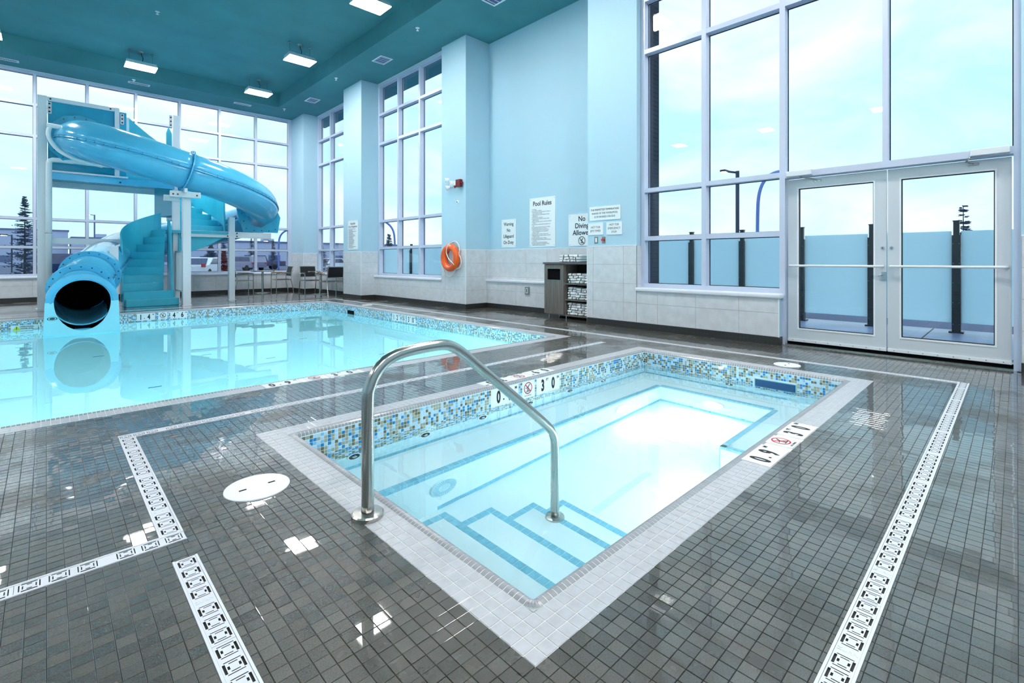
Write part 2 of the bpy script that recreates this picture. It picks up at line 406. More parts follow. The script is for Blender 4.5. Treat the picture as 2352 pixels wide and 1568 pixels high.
def pieces(boxes, name, stuff_name, material, parent, face='z', tilt=0.0, limit=300, tints=False, key=None):
    # boxes: (x0,x1,y0,y1,z0,z1,tint[,face])
    def dist(b):
        cx, cyy, cz = (b[0] + b[1]) / 2, (b[2] + b[3]) / 2, (b[4] + b[5]) / 2
        return cx * cx + cyy * cyy + (cz - CAM_H) ** 2
    boxes = sorted(boxes, key=key or dist)
    pw = WL[parent.name]
    for b in boxes[:limit]:
        fc = b[7] if len(b) > 7 else face
        dx, dy, dz = round(b[1] - b[0], 4), round(b[3] - b[2], 4), round(b[5] - b[4], 4)
        tq = round(b[6] * 20) / 20 if tints else 0
        k = (name, material, dx, dy, dz, fc, tq)
        if k not in PIECE_MESH:
            vs, fs = piece_geom(dx, dy, dz, fc); me = bpy.data.meshes.new(name); me.from_pydata(vs, [], fs); me.materials.append(M[material])
            if tints:
                at = me.attributes.new('tint', 'FLOAT', 'FACE'); at.data.foreach_set('value', [tq] * len(fs))
            me.update(); PIECE_MESH[k] = me
        o = bpy.data.objects.new(name, PIECE_MESH[k]); COL.objects.link(o); o.parent = parent
        o.location = (Vector(((b[0] + b[1]) / 2, (b[2] + b[3]) / 2, (b[4] + b[5]) / 2)) - pw)
        if tilt: o.rotation_euler = (rnd.gauss(0, tilt), rnd.gauss(0, tilt), 0)
    rest = boxes[limit:]
    if rest:
        q = MB()
        for b in rest:
            fc = b[7] if len(b) > 7 else face
            vs, fs = piece_geom(b[1] - b[0], b[3] - b[2], b[5] - b[4], fc); n = len(q.v)
            c = ((b[0] + b[1]) / 2, (b[2] + b[3]) / 2, (b[4] + b[5]) / 2)
            ta, tb = (rnd.gauss(0, tilt), rnd.gauss(0, tilt)) if tilt else (0, 0)
            for x, y, z in vs: q.v.append((c[0] + x, c[1] + y, c[2] + z + ta * y - tb * x))
            for f in fs: q.face(tuple(n + i for i in f), 0, b[6])
        q.build(stuff_name, material, parent, tints=tints, kind='stuff')

# lettering: queued and turned into meshes in one go at the end
TEXTS = []
def text(s, pos, right, up, size, material, parent, sx=1.0, align='CENTER', bold=0.0, name='lettering', thick=0.0006):
    TEXTS.append((s, Vector(pos), Vector(right), Vector(up), size, material, parent, sx, align, bold, name, thick))
def flush_texts():
    obs = []
    for (s, pos, right, up, size, material, parent, sx, align, bold, name, thick) in TEXTS:
        c = bpy.data.curves.new('font', 'FONT'); c.body = s; c.size = size; c.align_x = align; c.align_y = 'CENTER'; c.offset = bold; c.extrude = thick / 2; c.resolution_u = 3
        o = bpy.data.objects.new('font', c); COL.objects.link(o); obs.append(o)
    dg = bpy.context.evaluated_depsgraph_get(); dg.update()
    for o, (s, pos, right, up, size, material, parent, sx, align, bold, name, thick) in zip(obs, TEXTS):
        me = bpy.data.meshes.new_from_object(o.evaluated_get(dg))
        nrm = right.cross(up)
        R = Matrix((right * sx, up, nrm)).transposed()
        for v in me.vertices: v.co = R @ v.co
        me.materials.clear(); me.materials.append(M[material]); me.name = name
        ob = bpy.data.objects.new(name, me); COL.objects.link(ob); ob.parent = parent; ob.location = pos - WL[parent.name]
        cu = o.data; bpy.data.objects.remove(o); bpy.data.curves.remove(cu)
def ring_sign(q, c, right, up, r, w, m=0, n=28, slash=True):
    # flat ring with a bar across, facing right x up
    R, U = Vector(right), Vector(up); N = R.cross(U) * 0.0008; c = Vector(c) + N; b = len(q.v)
    for i in range(n):
        t = 2 * math.pi * i / n; d = R * math.cos(t) + U * math.sin(t)
        q.v.append(tuple(c + d * r)); q.v.append(tuple(c + d * (r - w)))
    for i in range(n):
        j = (i + 1) % n; q.face((b + 2 * i, b + 2 * j, b + 2 * j + 1, b + 2 * i + 1), m)
    if slash:
        d = (R - U).normalized(); e = (R + U).normalized() * (w * 0.5)
        p, k = c - d * (r - w * .5) + N * .5, c + d * (r - w * .5) + N * .5
        q.quad(tuple(p - e), tuple(k - e), tuple(k + e), tuple(p + e), m)
def diver(q, c, right, up, s, m=0):
    R, U = Vector(right), Vector(up); N = R.cross(U) * 0.0006; c = Vector(c) + N
    def bar(x0, y0, x1, y1, w):
        a, b = c + (R * x0 + U * y0) * s, c + (R * x1 + U * y1) * s; d = (b - a).normalized(); e = N.normalized().cross(d) * w * s * .5
        q.quad(tuple(a - e), tuple(b - e), tuple(b + e), tuple(a + e), m)
    bar(-.1, .05, .35, .55, .16); bar(-.1, .05, -.15, -.45, .12); bar(.05, .1, .1, -.45, .12); bar(-.1, .1, -.55, .0, .09)
    bar(-.4, -.5, .45, -.5, .1); bar(-.2, .2, -.3, .34, .16)
# ================================================================== SETTING
P = PITCH; Q = PITCH / 2
TX0, TY0 = 0.955, 0.903
TX1, TY1 = TX0 + 94 * P, TY0 + 51 * P
E4 = 4 * P
IX0, IX1, IY0, IY1 = TX0 + E4, TX1 - E4, TY0 + E4, TY1 - E4     # inner faces of the hot tub
PX0, PX1, PY0, PY1 = -6.0, 5.28, 4.45 + E4, 12.72               # inner faces of the pool
PO = (PX0 - E4, PX1 + E4, 4.45, PY1 + E4)                       # outer edge of its coping
ZTW, ZPW = -0.172, -0.190                                       # water levels
XW = 6.81; YF = 18.26; ZS = 6.173; ZT = 6.60
XMIN, YMIN = -9.0, -4.0

# ---- floor: bed, the nearest tiles as parts, the others joined, plain slabs far away
GX0, GY0 = TX0 - 39 * P, TY0 - 31 * P
GY_POOL = 4.45
DR = [  # trench drains: x0,x1,y0,y1
    (0.322, 5.40, 3.806, 3.884), (5.862, 5.940, 0.366, 13.32), (0.90, 5.940, 0.291, 0.366),
    (0.322, 0.402, 2.350, 3.806), (-2.0, 0.402, 2.272, 2.350), (0.330, 0.408, -0.60, 2.126), (-3.0, 5.940, 13.32, 13.40)]
fl = MB()
def slab(x0, x1, y0, y1, z, m):
    fl.box(x0, x1, y0, y1, z - 0.06, z, m)
for r in ((GX0, TX0, GY0, GY_POOL), (TX1, 7.7, GY0, GY_POOL), (TX0, TX1, GY0, TY0), (TX0, TX1, TY1, GY_POOL), (PO[1], 7.7, GY_POOL, 8.6)):
    slab(*r, -0.004, 0)
for r in ((XMIN, GX0, YMIN, GY_POOL), (GX0, 7.7, YMIN, GY0), (PO[1], 7.7, 8.6, YF + .2), (XMIN, PO[1], PO[3], YF + .2), (XMIN, PO[0], GY_POOL, PO[3])):
    slab(*r, 0.0, 1)
floor = fl.build('floor', ['floor_grout', 'floor_far'], kind='structure', origin=(0, 0, 0))
def minus(r, d):
    x0, x1, y0, y1 = r; a0, a1, b0, b1 = d
    if a0 >= x1 or a1 <= x0 or b0 >= y1 or b1 <= y0: return [r]
    out = []
    if a0 > x0: out.append((x0, a0, y0, y1))
    if a1 < x1: out.append((a1, x1, y0, y1))
    xa, xb = max(x0, a0), min(x1, a1)
    if b0 > y0: out.append((xa, xb, y0, b0))
    if b1 < y1: out.append((xa, xb, b1, y1))
    return out
tiles = []
g = 0.0008
tub_r = (TX0, TX1, TY0, TY1)
for i in range(-39, 142):
    x0 = TX0 + i * P
    if x0 > 7.5: break
    for j in range(-31, 162):
        y0 = TY0 + j * P
        if y0 > 8.55: break
        if y0 > GY_POOL and x0 < PO[1] - P: continue
        if TX0 - .01 < x0 < TX1 - .01 and TY0 - .01 < y0 < TY1 - .01: continue
        if x0 > XW and not (5.2 < y0 < 8.5) and not (-.02 < y0 < 2.1): continue
        rs = [(x0, x0 + P, y0, y0 + P)]
        for d in [(-99, PO[1], GY_POOL, 99)] + DR:
            rs = [k for r in rs for k in minus(r, d)]
        for r in rs:
            if r[1] - r[0] < 0.006 or r[3] - r[2] < 0.006: continue
            tiles.append((r[0] + g, r[1] - g, r[2] + g, r[3] - g, -0.006, rnd.gauss(0, 0.00025), 0.0))
def shows(b):
    x, y = (b[0] + b[1]) / 2, (b[2] + b[3]) / 2
    d = x * FX + y * FY; l = x * FY - y * FX
    inside = d > 1.26 and abs(l) < d * 1.04
    return (0 if inside else 1, d if d > 0 else 50)
pieces(tiles, 'floor_tile', 'floor_tiles_beyond', 'floor_tile', floor, tilt=0.0030, key=shows)

# ---- trench drains
UNIT = 0.0703
def grate_mesh(length, width):
    # a plate with slots: thick slots and dots at both edges, thin lines across between them
    xs = set([0.0, length]); holes = []
    gp = .034 if length > .4 else 0.0; n = max(1, int(round((length - gp) / UNIT))); st = (length - gp) / n
    h = width / 2
    for k in range(n):
        c = (k + .5) * st + (gp if k >= n // 2 else 0.0)
        for sgn in (-1, 1):
            a, b = sorted((sgn * (h - .0042), sgn * (h - .0112))); holes.append((c - .0200, c + .0200, a, b))
            a, b = sorted((sgn * (h - .0140), sgn * (h - .0198))); holes.append((c - .0065, c + .0065, a, b))
        for off, w in ((-.0165, .36), (.0165, .36), (-.0255, .70), (.0255, .70)):
            holes.append((c + off - .0017, c + off + .0017, -h * w, h * w))
    for a in holes: xs.add(a[0]); xs.add(a[1])
    xs = sorted(x for x in xs if 0 <= x <= length); q = MB()
    for a, b in zip(xs, xs[1:]):
        if b - a < 1e-6: continue
        mid = (a + b) / 2; cut = sorted((y0, y1) for x0, x1, y0, y1 in holes if x0 <= mid <= x1)
        y = -h
        for c0, c1 in cut + [(h, h)]:
            if c0 > y: q.quad((a, y, 0), (b, y, 0), (b, c0, 0), (a, c0, 0))
            y = max(y, c1)
    return q
GM = {}
def drain(label, x0, x1, y0, y1, stamped=False, group=None):
    along = 'x' if x1 - x0 > y1 - y0 else 'y'
    t = thing('trench_drain', label, 'drain', ((x0 + x1) / 2, (y0 + y1) / 2, 0), group)
    MB().box(x0 + .001, x1 - .001, y0 + .001, y1 - .001, -.055, -.012).build('channel', 'channel_dark', t)
    lo, hi = (x0, x1) if along == 'x' else (y0, y1); w = (y1 - y0) if along == 'x' else (x1 - x0); ca = (y0 + y1) / 2 if along == 'x' else (x0 + x1) / 2
    for sgn in (-1, 1):
        a, b = sorted((ca + sgn * w / 2, ca + sgn * (w / 2 - .0075)))
        q = MB()
        q.box(*((lo, hi, a, b) if along == 'x' else (a, b, lo, hi)), -.012, .0022)
        q.build('frame_rail', 'grate', t)
    L = 0.5; n = max(1, int(round((hi - lo) / L))); L = (hi - lo) / n; wp = w - .0165
    k = (round(L, 4), round(wp, 4))
    if k not in GM:
        q = grate_mesh(L - .0012, wp); me = bpy.data.meshes.new('grate'); me.from_pydata(q.v, [], q.f); me.materials.append(M['grate']); me.update(); GM[k] = me
    for i in range(n):
        o = bpy.data.objects.new('grate', GM[k]); COL.objects.link(o); o.parent = t
        p0 = lo + i * L + .0006
        wpos = Vector((p0, ca, .0006)) if along == 'x' else Vector((ca, p0, .0006))
        o.location = wpos - WL[t.name]
        if along == 'y': o.rotation_euler = (0, 0, math.pi / 2)
        if stamped and L > .4:
            nn = max(1, int(round((L - .0012 - .034) / UNIT))); d_ = p0 + (nn // 2) * (L - .0012 - .034) / nn + .017
            if along == 'x': text('ZURN', (d_, ca, .0009), (0, -1, 0), (1, 0, 0), .019, 'grate', t, 1.0, name='cast_lettering', thick=.0014)
            else: text('ZURN', (ca, d_, .0009), (1, 0, 0), (0, 1, 0), .019, 'grate', t, 1.0, name='cast_lettering', thick=.0014)
    return t
DL = ['white slotted trench drain running between the hot tub and the pool',
      'long white trench drain running along the window wall past the glass doors',
      'white slotted trench drain on the near right side of the hot tub',
      'short white drain strip beside the hot tub, forming the upright of a Z',
      'white drain strip leaving the frame at far left below the Z corner',
      'wide white slotted drain grate nearest the camera, pointing at the handrail',
      'thin white drain line on the deck beside the waterslide stairs']
for k_, (l, d) in enumerate(zip(DL, DR)): drain(l, *d, stamped=k_ in (2, 3, 5))

# ---- coping and bullnose of a rectangular basin
def bull_profile():
    return [(0, -.024), (.0008, -.014), (.0045, -.0045), (.011, .0015), (.020, .0045), (.031, .0035), (.040, .0008), (P - .0016, -.0016)]
def bull_mesh():
    q = MB(); pr = bull_profile(); w = Q - .0034
    for x in (-w / 2, w / 2):
        for t, z in pr: q.v.append((x, -t, z))
    n = len(pr)
    for i in range(n - 1): q.face((i, n + i, n + i + 1, i + 1))
    q.face(tuple(range(n - 1, -1, -1))); q.face(tuple(n + i for i in range(n)))
    return q
def basin_edge(parent, x0, x1, y0, y1, sides, markers, limit):
    cop, bn = [], []
    def clear(r):
        return not any(r[0] < m[1] - .004 and r[1] > m[0] + .004 and r[2] < m[3] - .004 and r[3] > m[2] + .004 for m in markers)
    g2 = 0.0016
    def add(a, b, c, d):
        if clear((a, b, c, d)): cop.append((a + g2, b - g2, c + g2, d - g2, -.006, 0.0, 0.0))
    nx = int(round((x1 - x0) / P)); ny = int(round((y1 - y0) / P)); sx = (x1 - x0) / nx; sy = (y1 - y0) / ny
    for k in range(1, 4):
        for i in range(-4, nx + 4):
            a, b = x0 + i * sx, x0 + (i + 1) * sx
            if i < 0: a, b = x0 + i * P, x0 + (i + 1) * P
            if i >= nx: a, b = x1 + (i - nx) * P, x1 + (i - nx + 1) * P
            if i < -k - 0 and False: continue
            if 'n' in sides: add(a, b, y0 - (k + 1) * P, y0 - k * P)
            if 'f' in sides: add(a, b, y1 + k * P, y1 + (k + 1) * P)
        for j in range(-1, ny + 1):
            c, d = y0 + j * sy, y0 + (j + 1) * sy
            if j < 0: c, d = y0 - P, y0
            if j >= ny: c, d = y1, y1 + P
            if 'l' in sides: add(x0 - (k + 1) * P, x0 - k * P, c, d)
            if 'r' in sides: add(x1 + k * P, x1 + (k + 1) * P, c, d)
    pieces(cop, 'coping_tile', 'coping_tiles_beyond', 'coping', parent, tilt=0.0015, limit=limit)
    # bullnoses: local profile points to -y with the wall face at y=0
    for i in range(2 * nx):
        x = x0 + (i + .5) * sx / 2
        if 'n' in sides: bn.append((x, y0, 0.0))
        if 'f' in sides: bn.append((x, y1, math.pi))
    for j in range(2 * ny):
        y = y0 + (j + .5) * sy / 2
        if 'l' in sides: bn.append((x0, y, -math.pi / 2))
        if 'r' in sides: bn.append((x1, y, math.pi / 2))
    bn.sort(key=lambda b: b[0] ** 2 + b[1] ** 2)
    bm = bull_mesh()
    if limit:
        me = bpy.data.meshes.new('bullnose'); me.from_pydata(bm.v, [], bm.f); me.materials.append(M['bullnose']); me.update()
        for b in bn[:limit]:
            o = bpy.data.objects.new('bullnose', me); COL.objects.link(o); o.parent = parent
            o.location = Vector((b[0], b[1], 0)) - WL[parent.name]; o.rotation_euler = (0, 0, b[2])
    q = MB()
    for b in bn[limit:]:
        R = Matrix.Translation((b[0], b[1], 0)) @ Matrix.Rotation(b[2], 4, 'Z'); n = len(q.v)
        q.v += [tuple(R @ Vector(v)) for v in bm.v]; q.f += [tuple(n + i for i in f) for f in bm.f]; q.m += [0] * len(bm.f); q.t += [0] * len(bm.f)
    q.build('bullnoses_beyond', 'bullnose', parent, kind='stuff')
    bed = [(t + .0006, z - .0014) for t, z in bull_profile()]
    def strip(ax, wall, sgn, a, b):
        k = MB()
        for (t0, z0), (t1, z1) in zip(bed, bed[1:]):
            p, r = wall + sgn * t0, wall + sgn * t1
            if ax == 'x': k.quad((a, p, z0), (b, p, z0), (b, r, z1), (a, r, z1))
            else: k.quad((p, a, z0), (p, b, z0), (r, b, z1), (r, a, z1))
        k.build('bullnose_bed', 'grout_white', parent)
    if 'n' in sides: strip('x', y0, -1, x0, x1)
    if 'f' in sides: strip('x', y1, 1, x0, x1)
    if 'l' in sides: strip('y', x0, -1, y0, y1)
    if 'r' in sides: strip('y', x1, 1, y0, y1)
    # rounded corners, fanned
    for (cx, cyy, a) in ((x0, y0, math.pi), (x1, y0, 1.5 * math.pi), (x1, y1, 0.0), (x0, y1, .5 * math.pi)):
        if a == math.pi and not ('n' in sides and 'l' in sides): continue
        if a == .5 * math.pi and not ('f' in sides and 'l' in sides): continue
        for k in range(5):
            w0 = a + k * math.pi / 10 + .02; w1 = a + (k + 1) * math.pi / 10 - .02
            c = MB(); c.lathe([(max(t, .0005), z) for t, z in bull_profile()], (cx, cyy, 0), n=2, a0=w0, a1=w1)
            c.build('corner_bullnose', 'bullnose', parent)
        dx, dy = math.cos(a + math.pi / 4), math.sin(a + math.pi / 4); sx_, sy_ = (1 if dx > 0 else -1), (1 if dy > 0 else -1)
        MB().prism([(cx + sx_ * P * .98, cyy + sy_ * P * .62), (cx + sx_ * P * .98, cyy + sy_ * P * .98), (cx + sx_ * P * .62, cyy + sy_ * P * .98)], 'z', -.006, 0).build('corner_tile', 'coping', parent)
    # white bed under the tiles, open over the water
    q = MB(); o = E4; zb = (-.05, -.0022)
    if 'n' in sides: q.box(x0 - (o if 'l' in sides else 0), x1 + o, y0 - o, y0 - P, *zb)
    if 'f' in sides: q.box(x0 - (o if 'l' in sides else 0), x1 + o, y1 + P, y1 + o, *zb)
    if 'l' in sides: q.box(x0 - o, x0 - P, y0 - P, y1 + P, *zb)
    if 'r' in sides: q.box(x1 + P, x1 + o, y0 - P, y1 + P, *zb)
    q.build('coping_bed', 'grout_white', parent)

def marker_set(parent, o, right, up, tiles_, words, gap=.0, flip=False):
    # white depth marker tiles with their lettering; o is the lower start corner, tiles_ = [(offset, width)]
    R, U = Vector(right), Vector(up); N = R.cross(U)
    for (a, w), ws in zip(tiles_, words):
        c = [Vector(o) + R * a, Vector(o) + R * (a + w), Vector(o) + R * (a + w) + U * .1485, Vector(o) + R * a + U * .1485]
        q = MB(); n = [tuple(p + N * .0035) for p in c]; b = [tuple(p - N * .004) for p in c]
        q.v += b + n
        for f in ((4, 5, 6, 7), (0, 1, 5, 4), (1, 2, 6, 5), (2, 3, 7, 6), (3, 0, 4, 7)): q.face(f)
        t = q.build('depth_marker', 'marker', parent)
        for (s, fx_, fy_, size, sx, bold) in ws:
            if s == 'SYM':
                k = MB(); cc = Vector(o) + R * (a + w * .5) + U * .085 + N * .0036
                ring_sign(k, cc, R, U, .054, .009)
                k.build('prohibition_ring', 'red_ink' if parent.name == 'hot_tub' or flip else 'ink', t)
                k = MB(); diver(k, cc, R, U, .06); k.build('diver_figure', 'ink', t)
                text('NO DIVING', Vector(o) + R * (a + w * .5) + U * .016 + N * .0042, R, U, .017, 'ink', t, 1.0)
            else:
                text(s, Vector(o) + R * (a + w * fx_) + U * (.1485 * fy_) + N * .0042, R, U, size, 'ink', t, sx, bold=bold)
def nine(a='0', b='9', u='M'):
    return [(a, .22, .46, .145, .62, .006), ('.', .42, .46, .1, 1, .002), (b, .66, .46, .145, .62, .006), (u, .90, .80, .034, 1, .001)]
def feet(a, b):
    return [(a, .22, .46, .145, .62, .006), ('FT', .42, .80, .034, 1, .001), (b, .70, .46, .145, .62 if len(b) < 2 else .5, .006), ('IN', .93, .80, .034, 1, .001)]
SYM = [('SYM', 0, 0, 0, 0, 0)]

# ---- hot tub
tub = thing('hot_tub', 'sunken rectangular hot tub with blue mosaic band, bench seat and grey tiled coping', 'hot tub', ((TX0 + TX1) / 2, (TY0 + TY1) / 2, 0))
mk_near = [(2.766, 3.090, TY0, TY0 + 3 * P), (3.133, 3.293, TY0, TY0 + 3 * P), (3.335, 3.652, TY0, TY0 + 3 * P)]
mk_far = [(a, b, TY1 - 3 * P, TY1) for a, b, *_ in mk_near]
basin_edge(tub, IX0, IX1, IY0, IY1, 'nflr', mk_near + mk_far, 300)
marker_set(tub, (2.768, TY0 + .002, 0), (1, 0, 0), (0, 1, 0), [(0, .31)], [nine()])
marker_set(tub, (2.768, TY0 + .002, 0), (1, 0, 0), (0, 1, 0), [(.367, .155)], [SYM])
marker_set(tub, (2.768, TY0 + .002, 0), (1, 0, 0), (0, 1, 0), [(.572, .31)], [feet('3', '0')])
marker_set(tub, (3.650, TY1 - .002, 0), (-1, 0, 0), (0, -1, 0), [(0, .31), (.357, .155), (.572, .31)], [nine(), SYM, feet('3', '0')])
SEAT, BASE = -.56, -1.075
BY, BX, NBX, NBY = 2.705, 4.85, 3.68, 1.56
STEP = [(1.55, -.35), (1.88, -.55), (2.235, -.765), (2.52, -.95)]; STY = 2.13
zm = -.024; rows = 13; zb = zm - rows * Q
# wall faces under the mosaic, bench and steps
w = MB()
w.quad((IX0, IY1, BASE), (IX1, IY1, BASE), (IX1, IY1, 0 - .02), (IX0, IY1, -.02))
w.quad((IX1, IY1, BASE), (IX1, IY0, BASE), (IX1, IY0, -.02), (IX1, IY1, -.02))
w.quad((IX1, IY0, BASE), (IX0, IY0, BASE), (IX0, IY0, -.02), (IX1, IY0, -.02))
w.quad((IX0, IY0, BASE), (IX0, IY1, BASE), (IX0, IY1, -.02), (IX0, IY0, -.02))
w.build('basin_wall', 'pale_tile', tub)
MB().box(IX0, IX1, IY0, IY1, BASE - .05, BASE).build('basin_floor', 'plaster', tub)
def bench(x0, x1, y0, y1, z):
    q = MB(); q.box(x0, x1, y0, y1, BASE, z)
    return q
bench(IX0, IX1, BY, IY1, SEAT).build('bench_seat', 'plaster', tub)
bench(BX, IX1, IY0, BY, SEAT).build('bench_seat', 'plaster', tub)
bench(NBX, BX, IY0, NBY, SEAT).build('bench_seat', 'plaster', tub)
px = IX0
for xn, z in STEP:
    bench(px, xn, IY0, STY, z).build('step', 'plaster', tub); px = xn
# blue edge tiles: on top and on the riser
nos = []
def nose_x(x0, x1, y, z, s):          # edge along x; s: side the riser faces
    n = max(1, int(round((x1 - x0) / P))); st = (x1 - x0) / n
    for i in range(n):
        a, b = x0 + i * st + .0012, x0 + (i + 1) * st - .0012
        if s < 0: nos.append((a, b, y, y + P - .002, z - .004, z + .002, 0, 'z')); nos.append((a, b, y - .002, y + .004, z - P + .002, z - .0025, 0, '-y'))
        else: nos.append((a, b, y - P + .002, y, z - .004, z + .002, 0, 'z')); nos.append((a, b, y - .004, y + .002, z - P + .002, z - .0025, 0, 'y'))
def nose_y(y0, y1, x, z, s):
    n = max(1, int(round((y1 - y0) / P))); st = (y1 - y0) / n
    for i in range(n):
        a, b = y0 + i * st + .0012, y0 + (i + 1) * st - .0012
        if s < 0: nos.append((x, x + P - .002, a, b, z - .004, z + .002, 0, 'z')); nos.append((x - .002, x + .004, a, b, z - P + .002, z - .0025, 0, '-x'))
        else: nos.append((x - P + .002, x, a, b, z - .004, z + .002, 0, 'z')); nos.append((x - .004, x + .002, a, b, z - P + .002, z - .0025, 0, 'x'))
nose_x(IX0, BX + .0, BY, SEAT, -1); nose_y(NBY, BY, BX, SEAT, -1); nose_x(NBX, BX, NBY, SEAT, 1); nose_y(IY0, NBY, NBX, SEAT, -1)
for xn, z in STEP: nose_y(IY0, STY - P, xn, z, 1)
px = IX0
for xn, z in STEP: nose_x(px, xn, STY, z, 1); px = xn
def band_x(x0, x1, y, z, s):
    n = int(round((x1 - x0) / P)); st = (x1 - x0) / n
    for i in range(n): nos.append((x0 + i * st + .0012, x0 + (i + 1) * st - .0012, min(y, y + s * .003), max(y, y + s * .003), z + .001, z + P - .002, 0, 'y' if s > 0 else '-y'))
def band_y(y0, y1, x, z, s):
    n = int(round((y1 - y0) / P)); st = (y1 - y0) / n
    for i in range(n): nos.append((min(x, x + s * .003), max(x, x + s * .003), y0 + i * st + .0012, y0 + (i + 1) * st - .0012, z + .001, z + P - .002, 0, 'x' if s > 0 else '-x'))
band_x(IX0, IX1, IY1, SEAT, -1); band_y(NBY, IY1, IX1, SEAT, -1)
band_x(1.9, BX, BY, BASE, -1); band_y(NBY, BY, BX, BASE, -1)
n = int(round((NBY - IY0) / P))
pieces(nos, 'blue_edge_tile', 'blue_edge_tiles_beyond', 'nosing_blue', tub)
# corner upright of the near bench
MB().box(NBX - .003, NBX + P * .9, NBY - .004, NBY + .003, BASE, SEAT - P).build('corner_strip', 'nosing_blue', tub)
# mosaic band
VM = [(2.787, 3.097), (3.147, 3.302), (3.358, 3.668)]
SK = (1.485, 1.858, -.235, -.115)
mos = []; g3 = .0014
nx, ny = int(round((IX1 - IX0) / Q)), int(round((IY1 - IY0) / Q))
for r in range(rows):
    z1 = zm - r * Q; z0 = z1 - Q
    for i in range(nx):
        a, b = IX0 + i * Q, IX0 + (i + 1) * Q
        if not (r < 6.2 and any(a < m[1] - .003 and b > m[0] + .003 for m in VM)):
            mos.append((a + g3, b - g3, IY1 - .004, IY1 + .002, z0 + g3, z1 - g3, rnd.random(), '-y'))
        mos.append((a + g3, b - g3, IY0 - .002, IY0 + .004, z0 + g3, z1 - g3, rnd.random(), 'y'))
    for j in range(ny):
        a, b = IY0 + j * Q, IY0 + (j + 1) * Q
        if not (a < SK[1] and b > SK[0] and z0 < SK[3] and z1 > SK[2]):
            mos.append((IX1 - .004, IX1 + .002, a + g3, b - g3, z0 + g3, z1 - g3, rnd.random(), '-x'))
        mos.append((IX0 - .002, IX0 + .004, a + g3, b - g3, z0 + g3, z1 - g3, rnd.random(), 'x'))
def seen_mosaic(b):
    f = b[7]; x, y = (b[0] + b[1]) / 2, (b[2] + b[3]) / 2
    return (0 if f in ('-y', '-x') and b[4] > ZTW - .01 and (f == '-x' or x > 1.75) else 1, x * x + y * y)
pieces(mos, 'mosaic_tile', 'mosaic_tiles_beyond', 'mosaic', tub, tints=True, key=seen_mosaic)
zz = zm - 6 * Q - .006
q = MB(); q.box(IX0, IX1, IY1 - .0026, IY1 + .01, zb, zm); q.build('mosaic_grout', 'grout_white', tub)
q = MB(); q.box(IX1 - .0026, IX1 + .01, SK[1], IY1, zb, zm); q.box(IX1 - .0026, IX1 + .01, IY0, SK[0], zb, zm); q.box(IX1 - .0026, IX1 + .01, SK[0], SK[1], SK[3], zm); q.box(IX1 - .0026, IX1 + .01, SK[0], SK[1], zb, SK[2]); q.build('mosaic_grout', 'grout_white', tub)
q = MB(); q.box(IX0, IX1, IY0 - .01, IY0 + .0026, zb, zm); q.build('mosaic_grout', 'grout_white', tub)
q = MB(); q.box(IX0 - .01, IX0 + .0026, IY0, IY1, zb, zm); q.build('mosaic_grout', 'grout_white', tub)
for (a, b), wd in zip(VM, (nine(), SYM, feet('3', '0'))):
    marker_set(tub, (a, IY1, zm - 6 * Q - .004), (1, 0, 0), (0, 0, 1), [(0, b - a)], [wd])
# skimmer mouth in the end wall (flat panel before the wall face, dark of the recess put into its colour)
q = MB(); q.quad((IX1 - .006, SK[0], SK[2]), (IX1 - .006, SK[1], SK[2]), (IX1 - .006, SK[1], SK[3]), (IX1 - .006, SK[0], SK[3]))
q.build('skimmer_mouth', 'skimmer_blue', tub)
q = MB()
for a, b, c, d in ((SK[0] - .006, SK[1] + .006, SK[3], SK[3] + .006), (SK[0] - .006, SK[1] + .006, SK[2] - .006, SK[2])): q.box(IX1 - .014, IX1, a, b, c, d)
for a, b in ((SK[0] - .006, SK[0]), (SK[1], SK[1] + .006)): q.box(IX1 - .014, IX1, a, b, SK[2], SK[3])
q.build('skimmer_frame', 'nosing_blue', tub)
# jets
def jet(c, ax):
    q = MB(); d = Vector(ax); c = Vector(c)
    q.cyl(c, c + d * .006, .052, .050, 22); j = q.build('jet_flange', 'white_plastic', tub)
    q = MB(); q.cyl(c + d * .006, c + d * .009, .040, .040, 20); q.build('jet_socket', 'black', j)
    q = MB(); q.cyl(c + d * .009, c + d * .016, .020, .017, 16); q.build('jet_nozzle', 'chrome', j)
for x in (1.52, 2.095, 2.67, 3.245, 3.83, 4.40): jet((x, IY1 - .001, -.36), (0, -1, 0))
jet((IX1 - .001, 2.12, -.375), (-1, 0, 0))
# round grilles and lamps on the bench risers
def fixture(c, ax, lit):
    d = Vector(ax); c = Vector(c); q = MB()
    q.cyl(c, c + d * .012, .115, .105, 32); f = q.build('suction_grille' if not lit else 'underwater_lamp', 'pale_tile' if not lit else 'white_plastic', tub)
    u = d.orthogonal().normalized(); v = d.cross(u)
    if lit:
        q = MB(); q.cyl(c + d * .012, c + d * .016, .085, .08, 28); q.build('lamp_lens', 'under_lens', f)
        ld = bpy.data.lights.new('underwater_light', 'AREA'); ld.shape = 'DISK'; ld.size = .16; ld.energy = TUB_LIGHT; ld.color = (.88, 1, 1)
        lo = bpy.data.objects.new('underwater_light', ld); COL.objects.link(lo); lo.parent = f; lo.location = c + d * .022 - WL[f.name]
        lo.rotation_euler = (-d).to_track_quat('Z', 'Y').to_euler()
    else:
        q = MB()
        for k in range(36):
            t = k * math.pi / 18; e = u * math.cos(t) + v * math.sin(t); n_ = d.cross(e)
            p0, p1 = c + e * .05 + d * .014, c + e * .1 + d * .013
            q.quad(tuple(p0 - n_ * .0025), tuple(p1 - n_ * .0025), tuple(p1 + n_ * .0025), tuple(p0 + n_ * .0025))
        q.build('grille_slots', 'nosing_blue', f, kind='stuff')
fixture((1.95, BY - .001, -.80), (0, -1, 0), False)
